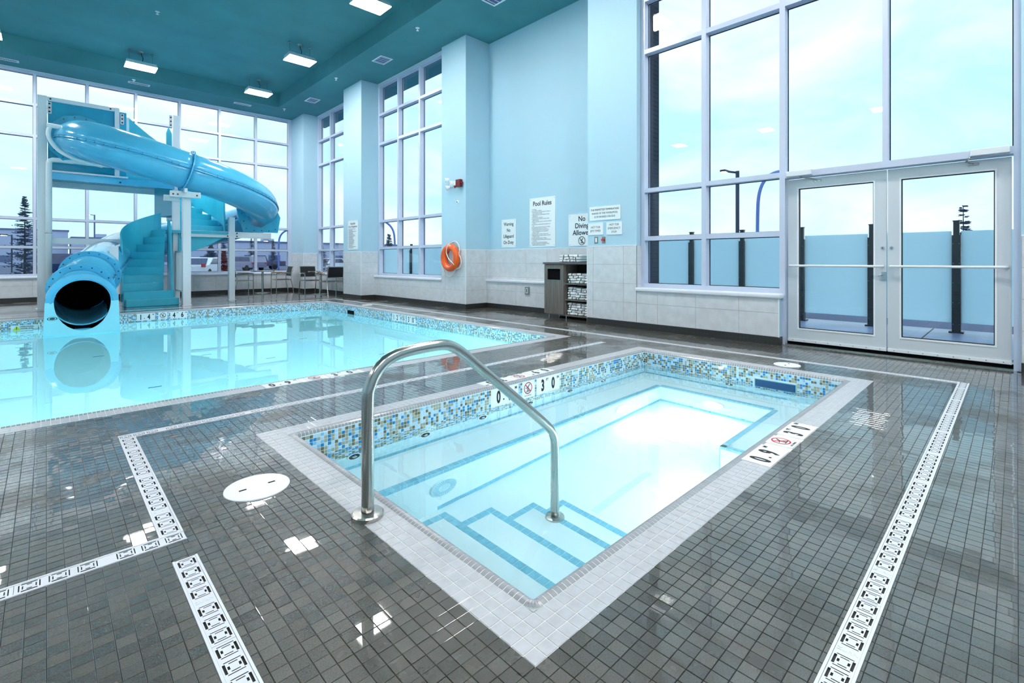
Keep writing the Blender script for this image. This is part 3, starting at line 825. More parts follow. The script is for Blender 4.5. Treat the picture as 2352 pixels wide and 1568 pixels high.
fixture((4.10, BY - .001, -.80), (0, -1, 0), True)
fixture((BX - .001, 2.12, -.80), (-1, 0, 0), True)
fixture((NBX - .001, 1.33, -.80), (-1, 0, 0), True)  # added lamp, out of view, brightens the tub
fixture((3.1, IY0 + .001, -.80), (0, 1, 0), True)  # added lamp too, hidden below the near coping
q = MB(); q.box(2.65, 3.35, 1.93, 1.99, BASE, BASE + .004); q.build('floor_drain_strip', 'pale_tile', tub)
q = MB(); q.quad((IX0, IY0, ZTW), (IX1, IY0, ZTW), (IX1, IY1, ZTW), (IX0, IY1, ZTW))
q.build('water_surface', 'tub_water', tub)

# ---- swimming pool
pool = thing('swimming_pool', 'large swimming pool of pale blue water with mosaic waterline beneath the waterslide', 'pool', ((PX0 + PX1) / 2, (PY0 + PY1) / 2, 0))
pm = [(1.36, 1.672, 4.45, 4.45 + 3 * P), (1.724, 1.879, 4.45, 4.45 + 3 * P), (1.925, 2.235, 4.45, 4.45 + 3 * P)]
basin_edge(pool, PX0, PX1, PY0, PY1, 'nfr', pm, 300)
marker_set(pool, (1.36, 4.452, 0), (1, 0, 0), (0, 1, 0), [(0, .31), (.364, .155), (.565, .31)], [nine(), SYM, feet('3', '0')], flip=True)
PB = -1.62
q = MB()
for a, b in (((PX0, PY1), (PX1, PY1)), ((PX1, PY1), (PX1, PY0)), ((PX1, PY0), (PX0, PY0)), ((PX0, PY0), (PX0, PY1))):
    q.quad((a[0], a[1], PB), (b[0], b[1], PB), (b[0], b[1], zb), (a[0], a[1], zb))
q.quad((PX0, PY0, PB), (PX1, PY0, PB), (PX1, PY1, PB), (PX0, PY1, PB))
q.build('pool_shell', 'plaster', pool)
def mosaic_wall(a, b):
    me = bpy.data.meshes.new('mosaic_band'); L = (Vector(b) - Vector(a)).length
    me.from_pydata([(0, 0, zb), (b[0] - a[0], b[1] - a[1], zb), (b[0] - a[0], b[1] - a[1], -.02), (0, 0, -.02)], [], [(0, 1, 2, 3)])
    uv = me.uv_layers.new(name='uv'); h = (-.02 - zb) / Q
    for k, c in enumerate(((0, 0), (L / Q, 0), (L / Q, h), (0, h))): uv.data[k].uv = c
    me.materials.append(M['mosaic_far']); me.update()
    o = bpy.data.objects.new('mosaic_band', me); COL.objects.link(o); o.parent = pool; o.location = Vector((a[0], a[1], 0)) - WL[pool.name]
mosaic_wall((PX0, PY1), (PX1, PY1)); mosaic_wall((PX1, PY1), (PX1, PY0)); mosaic_wall((PX1, PY0), (PX0, PY0)); mosaic_wall((PX0, PY0), (PX0, PY1))
MB().box(PX1 - .012, PX1, PY1 - .012, PY1, zb, -.02).build('corner_bead', 'grout_white', pool)
zmk = -.024 - .1485
marker_set(pool, (1.363, PY1, zmk), (1, 0, 0), (0, 0, 1), [(0, .31), (.37, .155), (.58, .31)], [nine('1', '4'), SYM, feet('4', '6')])
marker_set(pool, (PX1, 9.15, zmk), (0, -1, 0), (0, 0, 1), [(0, .31), (.37, .155), (.58, .31)], [nine('1', '2'), SYM, feet('3', '10')])
# water level plate by the slide
o = (-.463, PY1, -.275)
wp = MB(); wp.box(-.463, -.076, PY1 - .006, PY1, -.275, -.105); wp = wp.build('water_level_plate', 'sign_white', pool)
tri = MB(); tri.prism([(-.445, -.185), (-.335, -.185), (-.39, -.118)], 'y', PY1 - .0075, PY1 - .006); tri.build('warning_triangle', 'yellow_ink', wp)
text('!', (-.39, PY1 - .009, -.160), (1, 0, 0), (0, 0, 1), .07, 'ink', wp, bold=.002)
text('OPERATIONAL', (-.255, PY1 - .009, -.132), (1, 0, 0), (0, 0, 1), .03, 'ink', wp, .92, bold=.001)
text('WATER LEVEL', (-.255, PY1 - .009, -.168), (1, 0, 0), (0, 0, 1), .03, 'ink', wp, .92, bold=.001)
q = MB(); q.box(-.18, -.085, PY1 - .0075, PY1 - .006, -.19, -.185); q.box(-.105, -.1, PY1 - .0075, PY1 - .006, -.185, -.125); q.prism([(-.112, -.165), (-.0925, -.165), (-.1025, -.185)], 'y', PY1 - .0075, PY1 - .006); q.build('level_arrow', 'ink', wp)
q = MB(); q.box(PX1 - .008, PX1 + .0, 10.92, 11.25, -.26, -.112); q.build('skimmer_mouth', 'black', pool)
for (x, y) in ((1.9, 9.2), (2.6, 8.3), (3.6, 9.6), (1.0, 7.6), (2.4, 6.6), (.6, 10.1), (4.1, 7.4), (3.2, 6.0)):
    q = MB(); q.box(x - .07, x + .07, y - .012, y + .012, PB, PB + .006); q.build('return_inlet', 'skimmer_blue', pool)
q = MB(); q.quad((PX0, PY0, ZPW), (PX1, PY0, ZPW), (PX1, PY1, ZPW), (PX0, PY1, ZPW)); q.build('water_surface', 'pool_water', pool)
# added lamps, unseen under water on the near wall, to brighten the pool
def added_pool_lamp(c, ax):
    d = Vector(ax); c = Vector(c); q = MB(); q.cyl(c, c + d * .02, .14, .13, 28); f = q.build('underwater_lamp', 'white_plastic', pool)
    q = MB(); q.cyl(c + d * .02, c + d * .024, .11, .1, 28); q.build('lamp_lens', 'under_lens', f)
    ld = bpy.data.lights.new('underwater_light', 'AREA'); ld.shape = 'DISK'; ld.size = .22; ld.energy = ADDED_POOL_LIGHT; ld.color = (.85, 1, 1)
    lo = bpy.data.objects.new('underwater_light', ld); COL.objects.link(lo); lo.parent = f; lo.location = c + d * .03 - WL[f.name]
    lo.rotation_euler = (-d).to_track_quat('Z', 'Y').to_euler()
for x in (-4.5, -1.6, 1.2, 3.9): added_pool_lamp((x, PY0 + .001, -.75), (0, 1, 0))

# ---- round skimmer lids
def lid(x, y, r, label):
    q = MB(); q.lathe([(0.001, .006), (r * .55, .006), (r * .56, .0045), (r * .58, .006), (r * .9, .006), (r * .91, .0045), (r * .93, .006), (r, .0045), (r, -.003)], (x, y, 0), 40)
    o = q.build('skimmer_lid', 'white_plastic', label=label, cat='lid', group='round deck lids')
    for s in (-1, 1):
        q = MB(); q.box(x + s * r * .45 - .016, x + s * r * .45 + .016, y - .006, y + .006, .0055, .0068); q.build('finger_slot', 'channel_dark', o)
lid(.738, 2.548, .143, 'large white round skimmer lid beside the handrail end of the hot tub')
lid(5.60, 1.668, .125, 'white round skimmer lid between the hot tub and the glass doors')
lid(5.66, 11.0, .125, 'white round skimmer lid on the deck beside the far pool corner')
# ---- walls
WT = 1.335       # top of the wall tiles
ROWS = [0.105, 0.412, 0.719, 1.027, WT]
def wall_tiles(parent, axis, plane, a0, a1, z0, z1, sign, joint=0.0):
    # axis 'x': wall in the plane x=plane, tiles along y;  sign: side the face looks to
    bx = []; TWd = 0.61
    for r in range(4):
        c0, c1 = max(ROWS[r], z0), min(ROWS[r + 1], z1)
        if c1 - c0 < .02: continue
        off = joint
        k = math.floor((a0 - off) / TWd); x = off + k * TWd
        while x < a1:
            s, e = max(x, a0), min(x + TWd, a1)
            if e - s > .015:
                lo, hi = sorted((plane, plane + sign * .010)); lo2, hi2 = (lo, hi)
                if axis == 'x': bx.append((lo2, hi2, s + .0022, e - .0022, c0 + .0022, c1 - .0022, 0, 'x' if sign > 0 else '-x'))
                else: bx.append((s + .0022, e - .0022, lo2, hi2, c0 + .0022, c1 - .0022, 0, 'y' if sign > 0 else '-y'))
            x += TWd
    pieces(bx, 'wall_tile', 'wall_tiles_beyond', 'wall_tile', parent)
    lo, hi = sorted((plane, plane + sign * .006)); za, zb_ = max(ROWS[0], z0), min(WT, z1)
    q = MB(); q.box(*((lo, hi, a0, a1) if axis == 'x' else (a0, a1, lo, hi)), za, zb_); q.build('grout_bed', 'tile_grout', parent)
right = MB()
XE = 7.47
H0 = 6.7
right.box(XW, XE, YMIN, -.03, 0, H0)                   # pier beyond the doors
right.box(XW, XE, 4.21, 5.18, 0, H0)                   # pillar with the hot tub signs
right.box(7.51, 7.75, 5.18, 8.59, 0, H0)               # back of the alcove
right.box(XW, 7.75, 8.59, 9.30, 0, H0); right.box(XW, 7.12, 9.30, 9.51, 0, H0)                 # life ring pillar
right.box(6.40, 7.12, 12.79, 13.92, 0, H0)               # slide rules pillar
right.box(6.43, 7.12, 17.13, YF + .2, 0, H0)             # corner pillar
right.box(7.42, 7.52, 5.18, 8.59, 0, .60)              # low wall under the alcove ledge
right.box(XW, 7.30, 2.13, 4.21, 0, .60); right.box(XW, 7.30, 9.51, 12.79, 0, .60); right.box(XW, 7.30, 13.92, 17.13, 0, .60)
wall_right = right.build('wall_right', 'paint', kind='structure', origin=(XW, 7, 0))
JY = 5.061 - 9 * .61
wall_tiles(wall_right, 'x', XW, 4.212, 5.18, 0, WT, -1, JY); wall_tiles(wall_right, 'x', XW, 2.132, 4.208, 0, .60, -1, JY)
wall_tiles(wall_right, 'x', 7.51, 5.18, 8.59, .66, WT, -1, 8.59 - 20 * .61); wall_tiles(wall_right, 'x', 7.42, 5.18, 8.59, 0, .60, -1, 8.2 - 20 * .61)
wall_tiles(wall_right, 'x', XW, 8.592, 9.51, 0, WT, -1, 8.75 - 20 * .61); wall_tiles(wall_right, 'x', XW, 9.51, 12.79, 0, .60, -1, 8.75 - 20 * .61)
wall_tiles(wall_right, 'y', 8.59, XW + .0, 7.51, 0, WT, -1, XW)
wall_tiles(wall_right, 'x', 6.40, 12.79, 13.92, 0, WT, -1, 12.79 - .1); wall_tiles(wall_right, 'y', 12.79, 6.40, XW + .1, 0, WT, -1, 6.40)
wall_tiles(wall_right, 'x', XW, 13.92, 17.13, 0, .60, -1, 13.92)
wall_tiles(wall_right, 'x', 6.43, 17.13, YF, 0, WT, -1, 17.13); wall_tiles(wall_right, 'y', 17.13, 6.43, XW + .1, 0, WT, -1, 6.43)
wall_tiles(wall_right, 'x', XW, -2.0, -.032, 0, WT, -1, -.4)
wall_tiles(wall_right, 'y', 4.208, XW, 6.95, .66, WT, -1, XW)
# white corner beads and the cap line over the tiles
def bead(x, y, z0, z1):
    MB().box(x - .013, x + .002, y - .013, y + .002, z0, z1).build('corner_bead', 'trim_white', wall_right)
for x, y in ((XW, 5.18 + .011), (XW, 8.59), (6.40, 12.79), (6.43, 17.13), (XW, 2.13)): bead(x, y, 0, WT if y > 2.2 else .6)
def cap(x0, x1, y0, y1): MB().box(x0, x1, y0, y1, WT - .004, WT + .010).build('tile_cap', 'trim_white', wall_right)
cap(XW - .013, XW, 4.21, 5.19); cap(7.497, 7.51, 5.18, 8.59); cap(XW - .013, XW, 8.577, 9.51); cap(XW - .013, 7.51, 8.577, 8.59); cap(6.387, 6.40, 12.777, 13.92); cap(6.387, XW + .1, 12.777, 12.79)
cap(6.417, 6.43, 17.117, YF); cap(6.417, XW + .1, 17.117, 17.13); cap(XW - .013, XW, -2, -.03)
# dark brick outside faces seen through the big window
MB().box(7.12, 7.48, 4.195, 4.215, 0, 6.6).build('outer_brick', 'brick_dark', wall_right)
# baseboards of small dark tiles
def base(x0, x1, y0, y1, name='baseboard_right'):
    MB().box(x0, x1, y0, y1, 0, .103).build(name, 'base_tile', kind='structure')
T = .014
base(XW - T, XW, 2.13, 5.19); base(XW - T, XW + .15, 2.13 - T, 2.13); base(7.42 - T, 7.42, 5.18, 8.59); base(XW - T, XW, 8.59 - T, 12.79); base(XW, 7.42, 8.59 - T, 8.59)
base(6.40 - T, 6.40, 12.79 - T, 13.92 + T); base(6.40, XW, 12.79 - T, 12.79); base(XW - T, XW, 13.92, 17.13); base(6.40, XW, 13.92, 13.92 + T); base(6.43 - T, 6.43, 17.13 - T, YF); base(6.43, XW, 17.13 - T, 17.13)
base(XW - T, XW, -2.0, -.03)
# far wall: low wall below the glazing
YB = 18.20
lf = MB(); lf.box(XMIN, 6.43, YB, YB + .3, 0, .60); wall_far = lf.build('wall_far', 'paint', kind='structure')
wall_tiles(wall_far, 'y', YB, -3.2, 6.43, 0, .60, -1, .35)
base(XMIN, 6.43, YB - T, YB, 'baseboard_far')
MB().box(XMIN - .2, XMIN, YMIN, YF + .2, 0, 6.7).build('wall_left', 'paint', kind='structure')
MB().box(XMIN, 7.7, YMIN - .2, YMIN, 0, 6.7).build('wall_back', 'paint', kind='structure')

# sills
def sill(x0, x1, y0, y1, z=.60, h=.062):
    o = MB().box(x0, x1, y0, y1, z, z + h).build('window_sill', 'sill', wall_right, bevel=.018)
sill(XW - .035, 6.98, 2.10, 4.225); sill(XW - .035, 6.98, 9.50, 12.79); sill(XW - .035, 6.98, 13.92, 17.13); sill(7.375, 7.51, 5.182, 8.588)
MB().box(XMIN, 6.43, YB - .04, YF + .06, .60, .662).build('window_sill', 'sill', wall_far, bevel=.018)

# ---- glazing
TZ = [(.662, .725), (1.41, 1.478), (2.18, 2.245), (4.40, 4.47), (5.24, 5.305), (6.075, 6.173)]
MW = .066
def window_x(name, ys, xa, xb, z_from=None):
    # curtain wall in a plane of constant x; ys: centres of the mullions
    root = bpy.data.objects.new(name, None); COL.objects.link(root); root['kind'] = 'structure'; root.location = (xa, (ys[0] + ys[-1]) / 2, 0); WL[root.name] = Vector(root.location)
    for i, y in enumerate(ys):
        z0 = .662
        MB().box(xa, xb, y - MW / 2, y + MW / 2, z0, ZS).build('mullion', 'frame', root)
    for y0, y1 in zip(ys, ys[1:]):
        a, b = y0 + MW / 2, y1 - MW / 2
        for z0, z1 in TZ: MB().box(xa + .004, xb - .002, a, b, z0, z1).build('transom', 'frame', root)
        for (p, q_) in zip(TZ, TZ[1:]):
            pane(root, (xb - .028, xb - .020, a, b, p[1], q_[0]))
    return root
def pane(root, b):
    MB().box(*b).build('glass_pane', 'glass', root)
    # dark gasket round the pane
    x0, x1, y0, y1, z0, z1 = b; t = .009; q = MB()
    if x1 - x0 < .05:
        xa, xb = x0 - .010, x0 - .001
        q.box(xa, xb, y0, y0 + t, z0, z1); q.box(xa, xb, y1 - t, y1, z0, z1); q.box(xa, xb, y0 + t, y1 - t, z0, z0 + t); q.box(xa, xb, y0 + t, y1 - t, z1 - t, z1)
    else:
        ya, yb = y0 - .010, y0 - .001
        q.box(x0, x0 + t, ya, yb, z0, z1); q.box(x1 - t, x1, ya, yb, z0, z1); q.box(x0 + t, x1 - t, ya, yb, z0, z0 + t); q.box(x0 + t, x1 - t, ya, yb, z1 - t, z1)
    q.build('pane_gasket', 'gasket', root)
XA, XB = 6.925, 7.085
window_x('window_1', [2.121, 3.168, 4.170], XA, XB)
window_x('window_2', [9.545, 10.650, 11.705, 12.755], XA, XB)
window_x('window_3', [13.955, 15.02, 16.085, 17.095], XA, XB)
MB().box(6.95, 6.96, 4.203, 4.21, .66, ZS).build('jamb_trim', 'frame', wall_right)
# over the doors
od = bpy.data.objects.new('window_4', None); COL.objects.link(od); od['kind'] = 'structure'; od.location = (XA, 1, 2.2); WL[od.name] = Vector(od.location)
MB().box(XA, XB, 2.088, 2.154, 0, .662).build('door_post', 'frame', od)
MB().box(XA, XB, -.030, .022, 0, ZS).build('door_post', 'frame', od)
MB().box(XA, XB, 1.019, 1.070, 2.232, ZS).build('mullion', 'frame', od)
MB().box(XA - .004, XB, .022, 2.088, 2.158, 2.232).build('door_head', 'frame', od)
for a, b in ((.022, 1.019), (1.070, 2.088)):
    for z0, z1 in TZ[3:]: MB().box(XA + .004, XB - .002, a, b, z0, z1).build('transom', 'frame', od)
    for z0, z1 in ((2.232, 4.40), (4.47, 5.24), (5.305, 6.075)): pane(od, (XB - .028, XB - .020, a, b, z0, z1))
# far glazing
ys = YF; xs = [-4.53, -3.45, -2.385, -1.305, -.222, .842, 1.942, 3.037, 4.145, 5.25, 6.36]
wf = bpy.data.objects.new('window_5', None); COL.objects.link(wf); wf['kind'] = 'structure'; wf.location = (2, YF, 0); WL[wf.name] = Vector(wf.location)
for x in xs: MB().box(x - .032, x + .032, YF, YF + .15, .662, ZS).build('mullion', 'frame', wf)
for x0, x1 in zip(xs, xs[1:]):
    for z0, z1 in TZ: MB().box(x0 + .032, x1 - .032, YF + .004, YF + .148, z0, z1).build('transom', 'frame', wf)
    for p, q_ in zip(TZ, TZ[1:]): pane(wf, (x0 + .032, x1 - .032, YF + .12, YF + .128, p[1], q_[0]))
MB().box(6.392, 6.44, YF, YF + .15, .6, ZS).build('mullion', 'frame', wf)
MB().box(XMIN, -4.56, YF, YF + .15, .6, ZS + .3).build('wall_panel', 'paint', wall_far)

# ---- glass doors
def door(n, y0, y1, hinge):
    # y0<y1, z 0.012..2.14
    r = bpy.data.objects.new('door_%d' % n, None); COL.objects.link(r); r['kind'] = 'structure'; r.location = (7.03, (y0 + y1) / 2, 0); WL[r.name] = Vector(r.location)
    xa, xb = 7.005, 7.058; z0, z1 = .045, 2.142
    sL, sR = .106, .106
    q = MB(); q.box(xa, xb, y0, y0 + sL, z0, z1); q.build('door_stile', 'door_alu', r)
    q = MB(); q.box(xa, xb, y1 - sR, y1, z0, z1); q.build('door_stile', 'door_alu', r)
    q = MB(); q.box(xa + .001, xb, y0 + sL, y1 - sR, z0, .205); q.build('bottom_rail', 'door_alu', r)
    q = MB(); q.box(xa + .001, xb, y0 + sL, y1 - sR, 2.035, z1); q.build('top_rail', 'door_alu', r)
    a, b, c, d = y0 + sL, y1 - sR, .205, 2.035
    q = MB(); t = .016
    q.box(xa - .004, xa + .02, a, a + t, c, d); q.box(xa - .004, xa + .02, b - t, b, c, d); q.box(xa - .004, xa + .02, a + t, b - t, c, c + t); q.box(xa - .004, xa + .02, a + t, b - t, d - t, d)
    q.build('glazing_bead', 'trim_white', r)
    q = MB(); t2 = .024
    q.box(xa + .02, xb, a, a + t2, c, d); q.box(xa + .02, xb, b - t2, b, c, d); q.box(xa + .02, xb, a + t2, b - t2, c, c + t2); q.box(xa + .02, xb, a + t2, b - t2, d - t2, d)
    q.build('door_gasket', 'gasket', r)
    MB().box(7.028, 7.036, a, b, c, d).build('glass_pane', 'glass', r)
    q = MB(); q.box(xa - .014, xa, y0 + .002, y1 - .002, .05, .082); sw = q.build('door_sweep', 'white_post', r)
    q = MB()
    for k in range(8):
        yy = y0 + .06 + k * (y1 - y0 - .12) / 7; q.cyl((xa - .014, yy, .066), (xa - .017, yy, .066), .005, n=8)
    q.build('screw_heads', 'steel', sw, kind='stuff')
    # push bar
    q = MB(); zc = 1.027; e = .012
    q.tube([(xa, y0 + e + .02, zc), (xa - .045, y0 + e + .02, zc), (xa - .062, y0 + e + .045, zc), (xa - .062, y1 - e - .045, zc), (xa - .045, y1 - e - .02, zc), (xa, y1 - e - .02, zc)], .0145, 12)
    q.build('push_bar', 'white_post', r, smooth=True)
    # lock cylinder
    yl = y0 + .035 if hinge > 0 else y1 - .035
    q = MB(); q.cyl((xa, yl, 1.24), (xa - .01, yl, 1.24), .019, .017, 20); cy_ = q.build('lock_cylinder', 'chrome', r)
    q = MB(); q.box(xa - .0115, xa - .0098, yl - .002, yl + .002, 1.232, 1.248); q.build('key_slot', 'black', cy_)
    return r
d1 = door(1, 1.044, 2.074, 1)
d2 = door(2, .034, 1.032, -1)
q = MB(); q.box(6.985, 7.005, 1.044, 1.088, .872, .965); lk = q.build('latch_plate', 'chrome', d1)
q = MB(); q.tube([(6.985, 1.066, .93), (6.955, 1.066, .93), (6.955, 1.12, .915)], .006, 8); q.build('latch_lever', 'chrome', lk, smooth=True)
q = MB(); q.tube([(7.058, .935, 1.06), (7.10, .935, 1.06), (7.10, .935, 1.25), (7.058, .935, 1.25)], .011, 8); q.build('pull_handle', 'steel', d2, smooth=True)
# door closers
def closer(parent, y0, y1, ya):
    q = MB(); q.box(6.868, 6.925, y0, y1, 2.168, 2.236); b = q.build('closer_body', 'white_post', parent, bevel=.006)
    q = MB(); yb = ya - .16 if ya > 1 else ya - .02
    q.tube([(6.90, ya, 2.165), (6.90, ya, 2.140)], .010, 8); q.tube([(6.90, ya, 2.145), (6.975, yb + .06, 2.13)], .006, 8); q.tube([(6.975, yb + .06, 2.13), (7.0, yb, 2.105)], .005, 8)
    q.build('closer_arm', 'steel', parent, smooth=True)
    q = MB(); q.box(6.997, 7.006, yb - .045, yb + .045, 2.088, 2.112); q.build('closer_foot', 'steel', parent, bevel=.004)
closer(d1, 1.77, 2.06, 1.90); closer(d2, .045, .335, .335)
MB().box(6.94, 7.12, .02, 2.09, 0, .012).build('trim_1', 'steel', kind='structure')
MB().box(7.03, 7.06, .02, 2.09, .012, .044).build('trim_2', 'black', kind='structure')

# ---- ceiling: lower rim, raised field
CX, CY = 5.58, 17.0
c = MB()
c.box(CX, 7.75, YMIN, YF + .2, ZS, ZT + .1); c.box(XMIN, CX, CY, YF + .2, ZS, ZT + .1); c.box(XMIN, -7.3, YMIN, CY, ZS, ZT + .1); c.box(-7.3, CX, YMIN, -2.4, ZS, ZT + .1)
c.box(-7.3, CX, -2.4, CY, ZT, ZT + .1)
ceil = c.build('ceiling', 'ceiling_dim_paint', kind='structure')
MB().box(XMIN, 6.43, YF - .012, YF, ZS - .02, ZS + .002).build('trim_3', 'trim_white', kind='structure')
for a, b in ((9.51, 12.79), (13.92, 17.13)): MB().box(XA - .014, XA, a, b, ZS - .022, ZS + .001).build('trim_4', 'trim_white', kind='structure')

# ---- ceiling lamps
def lamp(x, y, label, first=[None]):
    if first[0] is None:
        t = thing('ceiling_lamp', label, 'lamp', (x, y, 6.2), 'rectangular ceiling lamps round the raised ceiling')
        hx, hy = .33, .24; zl = 6.185
        q = MB(); z1 = 6.30
        vs = [(-hx, -hy, zl + .012), (hx, -hy, zl + .012), (hx, hy, zl + .012), (-hx, hy, zl + .012), (-hx * .96, -hy * .7, z1), (hx * .96, -hy * .7, z1), (hx * .96, hy * .7, z1), (-hx * .96, hy * .7, z1)]
        q.v += [(x + a, y + b, c_) for a, b, c_ in vs]
        for f in ((4, 5, 6, 7), (0, 1, 5, 4), (1, 2, 6, 5), (2, 3, 7, 6), (3, 0, 4, 7)): q.face(f)
        q.build('housing', 'white_plastic', t)
        for s in (-1, 1):
            q = MB(); q.box(x - hx, x + hx, y + s * hy / 2 - hy / 2 + .008, y + s * hy / 2 + hy / 2 - .008, zl, zl + .010); q.build('lens', 'lens', t)
        q = MB(); q.box(x - hx, x + hx, y - .008, y + .008, zl + .001, zl + .011); q.build('lens_divider', 'white_plastic', t)
        for s in (-1, 1):
            q = MB(); q.tube([(x + s * .25, y, z1 - .01), (x + s * .25, y, ZT)], .004, 6); h = q.build('hanger', 'steel', t)
            q = MB(); q.cyl((x + s * .25, y, ZT - .012), (x + s * .25, y, ZT), .03, n=14); q.build('hanger_plate', 'brushed', h)
        q = MB(); q.tube([(x, y, ZT), (x + .012, y, ZT - .08), (x + .045, y, ZT - .16), (x + .035, y, ZT - .22), (x + .02, y, z1)], .007, 8); q.build('power_cord', 'black', t, smooth=True)
        q = MB(); q.lathe([(.002, -.03), (.03, -.028), (.055, -.01), (.06, 0)], (x, y, ZT), 18); q.build('cord_canopy', 'brushed', t, smooth=True)
        ld = bpy.data.lights.new('lamp_light', 'AREA'); ld.shape = 'RECTANGLE'; ld.size = .62; ld.size_y = .44; ld.energy = LAMP_POWER; ld.color = (1.0, .97, .94)
        lo = bpy.data.objects.new('lamp_light', ld); COL.objects.link(lo); lo.parent = t; lo.location = (0, 0, 6.178 - 6.2)
        first[0] = t
    else:
        t = copy_tree(first[0]); t.location = (x, y, 6.2); t['label'] = label
lamp(4.68, 8.95, 'bright rectangular ceiling lamp nearest the camera, cut by the top edge')
lamp(4.68, 12.70, 'hanging rectangular lamp between the nearest lamp and the corner lamp')
lamp(4.68, 16.05, 'hanging rectangular lamp in the far corner of the raised ceiling')
lamp(1.81, 16.05, 'hanging rectangular lamp above the waterslide tower')
lamp(-1.06, 16.05, 'rectangular ceiling lamp cut off by the frame beside the far windows')
for k, (x, y) in enumerate(((4.68, 5.35), (4.68, 1.75), (-3.93, 16.05), (-6.2, 14.0), (-6.2, 10.4), (-6.2, 6.8), (-6.2, 3.2), (1.8, -1.4), (-1.1, -1.4), (-4.0, -1.4), (4.68, -1.4))):
    lamp(x, y, 'rectangular ceiling lamp outside the frame, mirrored in the windows')

# ---- ceiling vents and sprinklers
def vent(x, y, w, d, label, bars):
    t = thing('ceiling_vent', label, 'vent', (x, y, ZS - .012), 'white ceiling vents on the lower rim')
    f = .035
    q = MB(); z0, z1 = ZS - .012, ZS + .001
    q.box(x - w / 2, x + w / 2, y - d / 2, y - d / 2 + f, z0, z1); q.box(x - w / 2, x + w / 2, y + d / 2 - f, y + d / 2, z0, z1); q.box(x - w / 2, x - w / 2 + f, y - d / 2 + f, y + d / 2 - f, z0, z1); q.box(x + w / 2 - f, x + w / 2, y - d / 2 + f, y + d / 2 - f, z0, z1)
    q.build('vent_frame', 'trim_white', t)
    MB().box(x - w / 2 + f, x + w / 2 - f, y - d / 2 + f, y + d / 2 - f, ZS - .004, ZS + .001).build('vent_back', 'building_dark' if not bars else 'gasket', t)
    n = 4 if not bars else 14
    for k in range(n):
        if bars:
            xx = x - w / 2 + f + (k + .5) * (w - 2 * f) / n; MB().box(xx - .004, xx + .004, y - d / 2 + f, y + d / 2 - f, ZS - .010, ZS - .003).build('vent_blade', 'trim_white', t)
        else:
            yy = y - d / 2 + f + (k + .5) * (d - 2 * f) / n; MB().box(x - w / 2 + f, x + w / 2 - f, yy - .006, yy + .006, ZS - .010, ZS - .003).build('vent_blade', 'trim_white', t)
vent(6.15, 11.15, .34, .47, 'square white ceiling vent nearest the life ring pillar', False)
vent(6.10, 15.5, .34, .47, 'square white ceiling vent near the corner pillar', False)
vent(6.29, 7.0, .34, .47, 'square white ceiling vent cut by the top edge above the alcove', False)
vent(4.61, 17.45, .50, .17, 'slim white slotted vent near the far corner above the tables', True)
vent(1.93, 17.5, .50, .17, 'slim white slotted vent above the waterslide tower', True)
vent(-.75, 17.7, .50, .17, 'slim white slotted vent cut by the frame at far left', True)
def sprinkler(x, y, z, label):
    t = thing('sprinkler_head', label, 'sprinkler', (x, y, z), 'white ceiling sprinkler heads')
    q = MB(); q.lathe([(.045, 0), (.045, -.006), (.016, -.022)], (x, y, z), 16); q.build('escutcheon', 'trim_white', t, smooth=True)
    q = MB(); q.cyl((x, y, z - .02), (x, y, z - .055), .008, n=8); q.cyl((x, y, z - .055), (x, y, z - .06), .028, n=12); q.build('deflector', 'white_plastic', t)
sprinkler(5.86, 9.08, ZS, 'white ceiling sprinkler right of the brightest lamp'); sprinkler(5.83, 13.15, ZS, 'white ceiling sprinkler above the slide rules pillar')
sprinkler(5.77, 17.04, ZS, 'white ceiling sprinkler by the far corner'); sprinkler(1.78, 17.22, ZS, 'white ceiling sprinkler just above the slim vent over the slide'); sprinkler(1.78, 13.19, ZT, 'white ceiling sprinkler alone in the middle of the raised ceiling')
# ================================================================== WATERSLIDE
ws = thing('water_slide', 'bright blue enclosed tube waterslide with white posts and spiral fibreglass stairs', 'water slide', (1.8, 15.0, 0))
WP = [(0.55, 15.30, 3.88), (0.56, 15.02, 3.86), (0.65, 14.62, 3.80), (0.98, 14.20, 3.67), (1.5, 13.96, 3.50), (2.46, 13.95, 3.26), (3.45, 14.1, 3.00), (4.25, 14.7, 2.74), (4.56, 15.6, 2.48), (4.25, 16.6, 2.22),
      (3.45, 17.3, 1.95), (2.35, 17.45, 1.64), (1.55, 16.75, 1.42), (1.15, 15.65, 1.20), (0.87, 14.4, .97), (0.62, 13.3, .72), (0.48, 12.4, .47), (0.47, 11.36, .36)]
def spline(P_, per=8):
    out = []; V = [Vector(p) for p in P_]
    for i in range(len(V) - 1):
        a, b, c_, d = V[max(i - 1, 0)], V[i], V[i + 1], V[min(i + 2, len(V) - 1)]
        for k in range(per):
            t = k / per
            out.append(0.5 * ((2 * b) + (c_ - a) * t + (2 * a - 5 * b + 4 * c_ - d) * t * t + (3 * b - a - 3 * c_ + d) * t ** 3))
    out.append(V[-1]); return out
CL = spline(WP, 8)
TR = .445
cuts = [8, 40, 66, 92, 118, 126, 136]       # index of the joints on the centre line
def frame_at(i):
    tg = (CL[min(i + 1, len(CL) - 1)] - CL[max(i - 1, 0)]).normalized(); side = tg.cross(Vector((0, 0, 1))).normalized(); return tg, side, side.cross(tg)
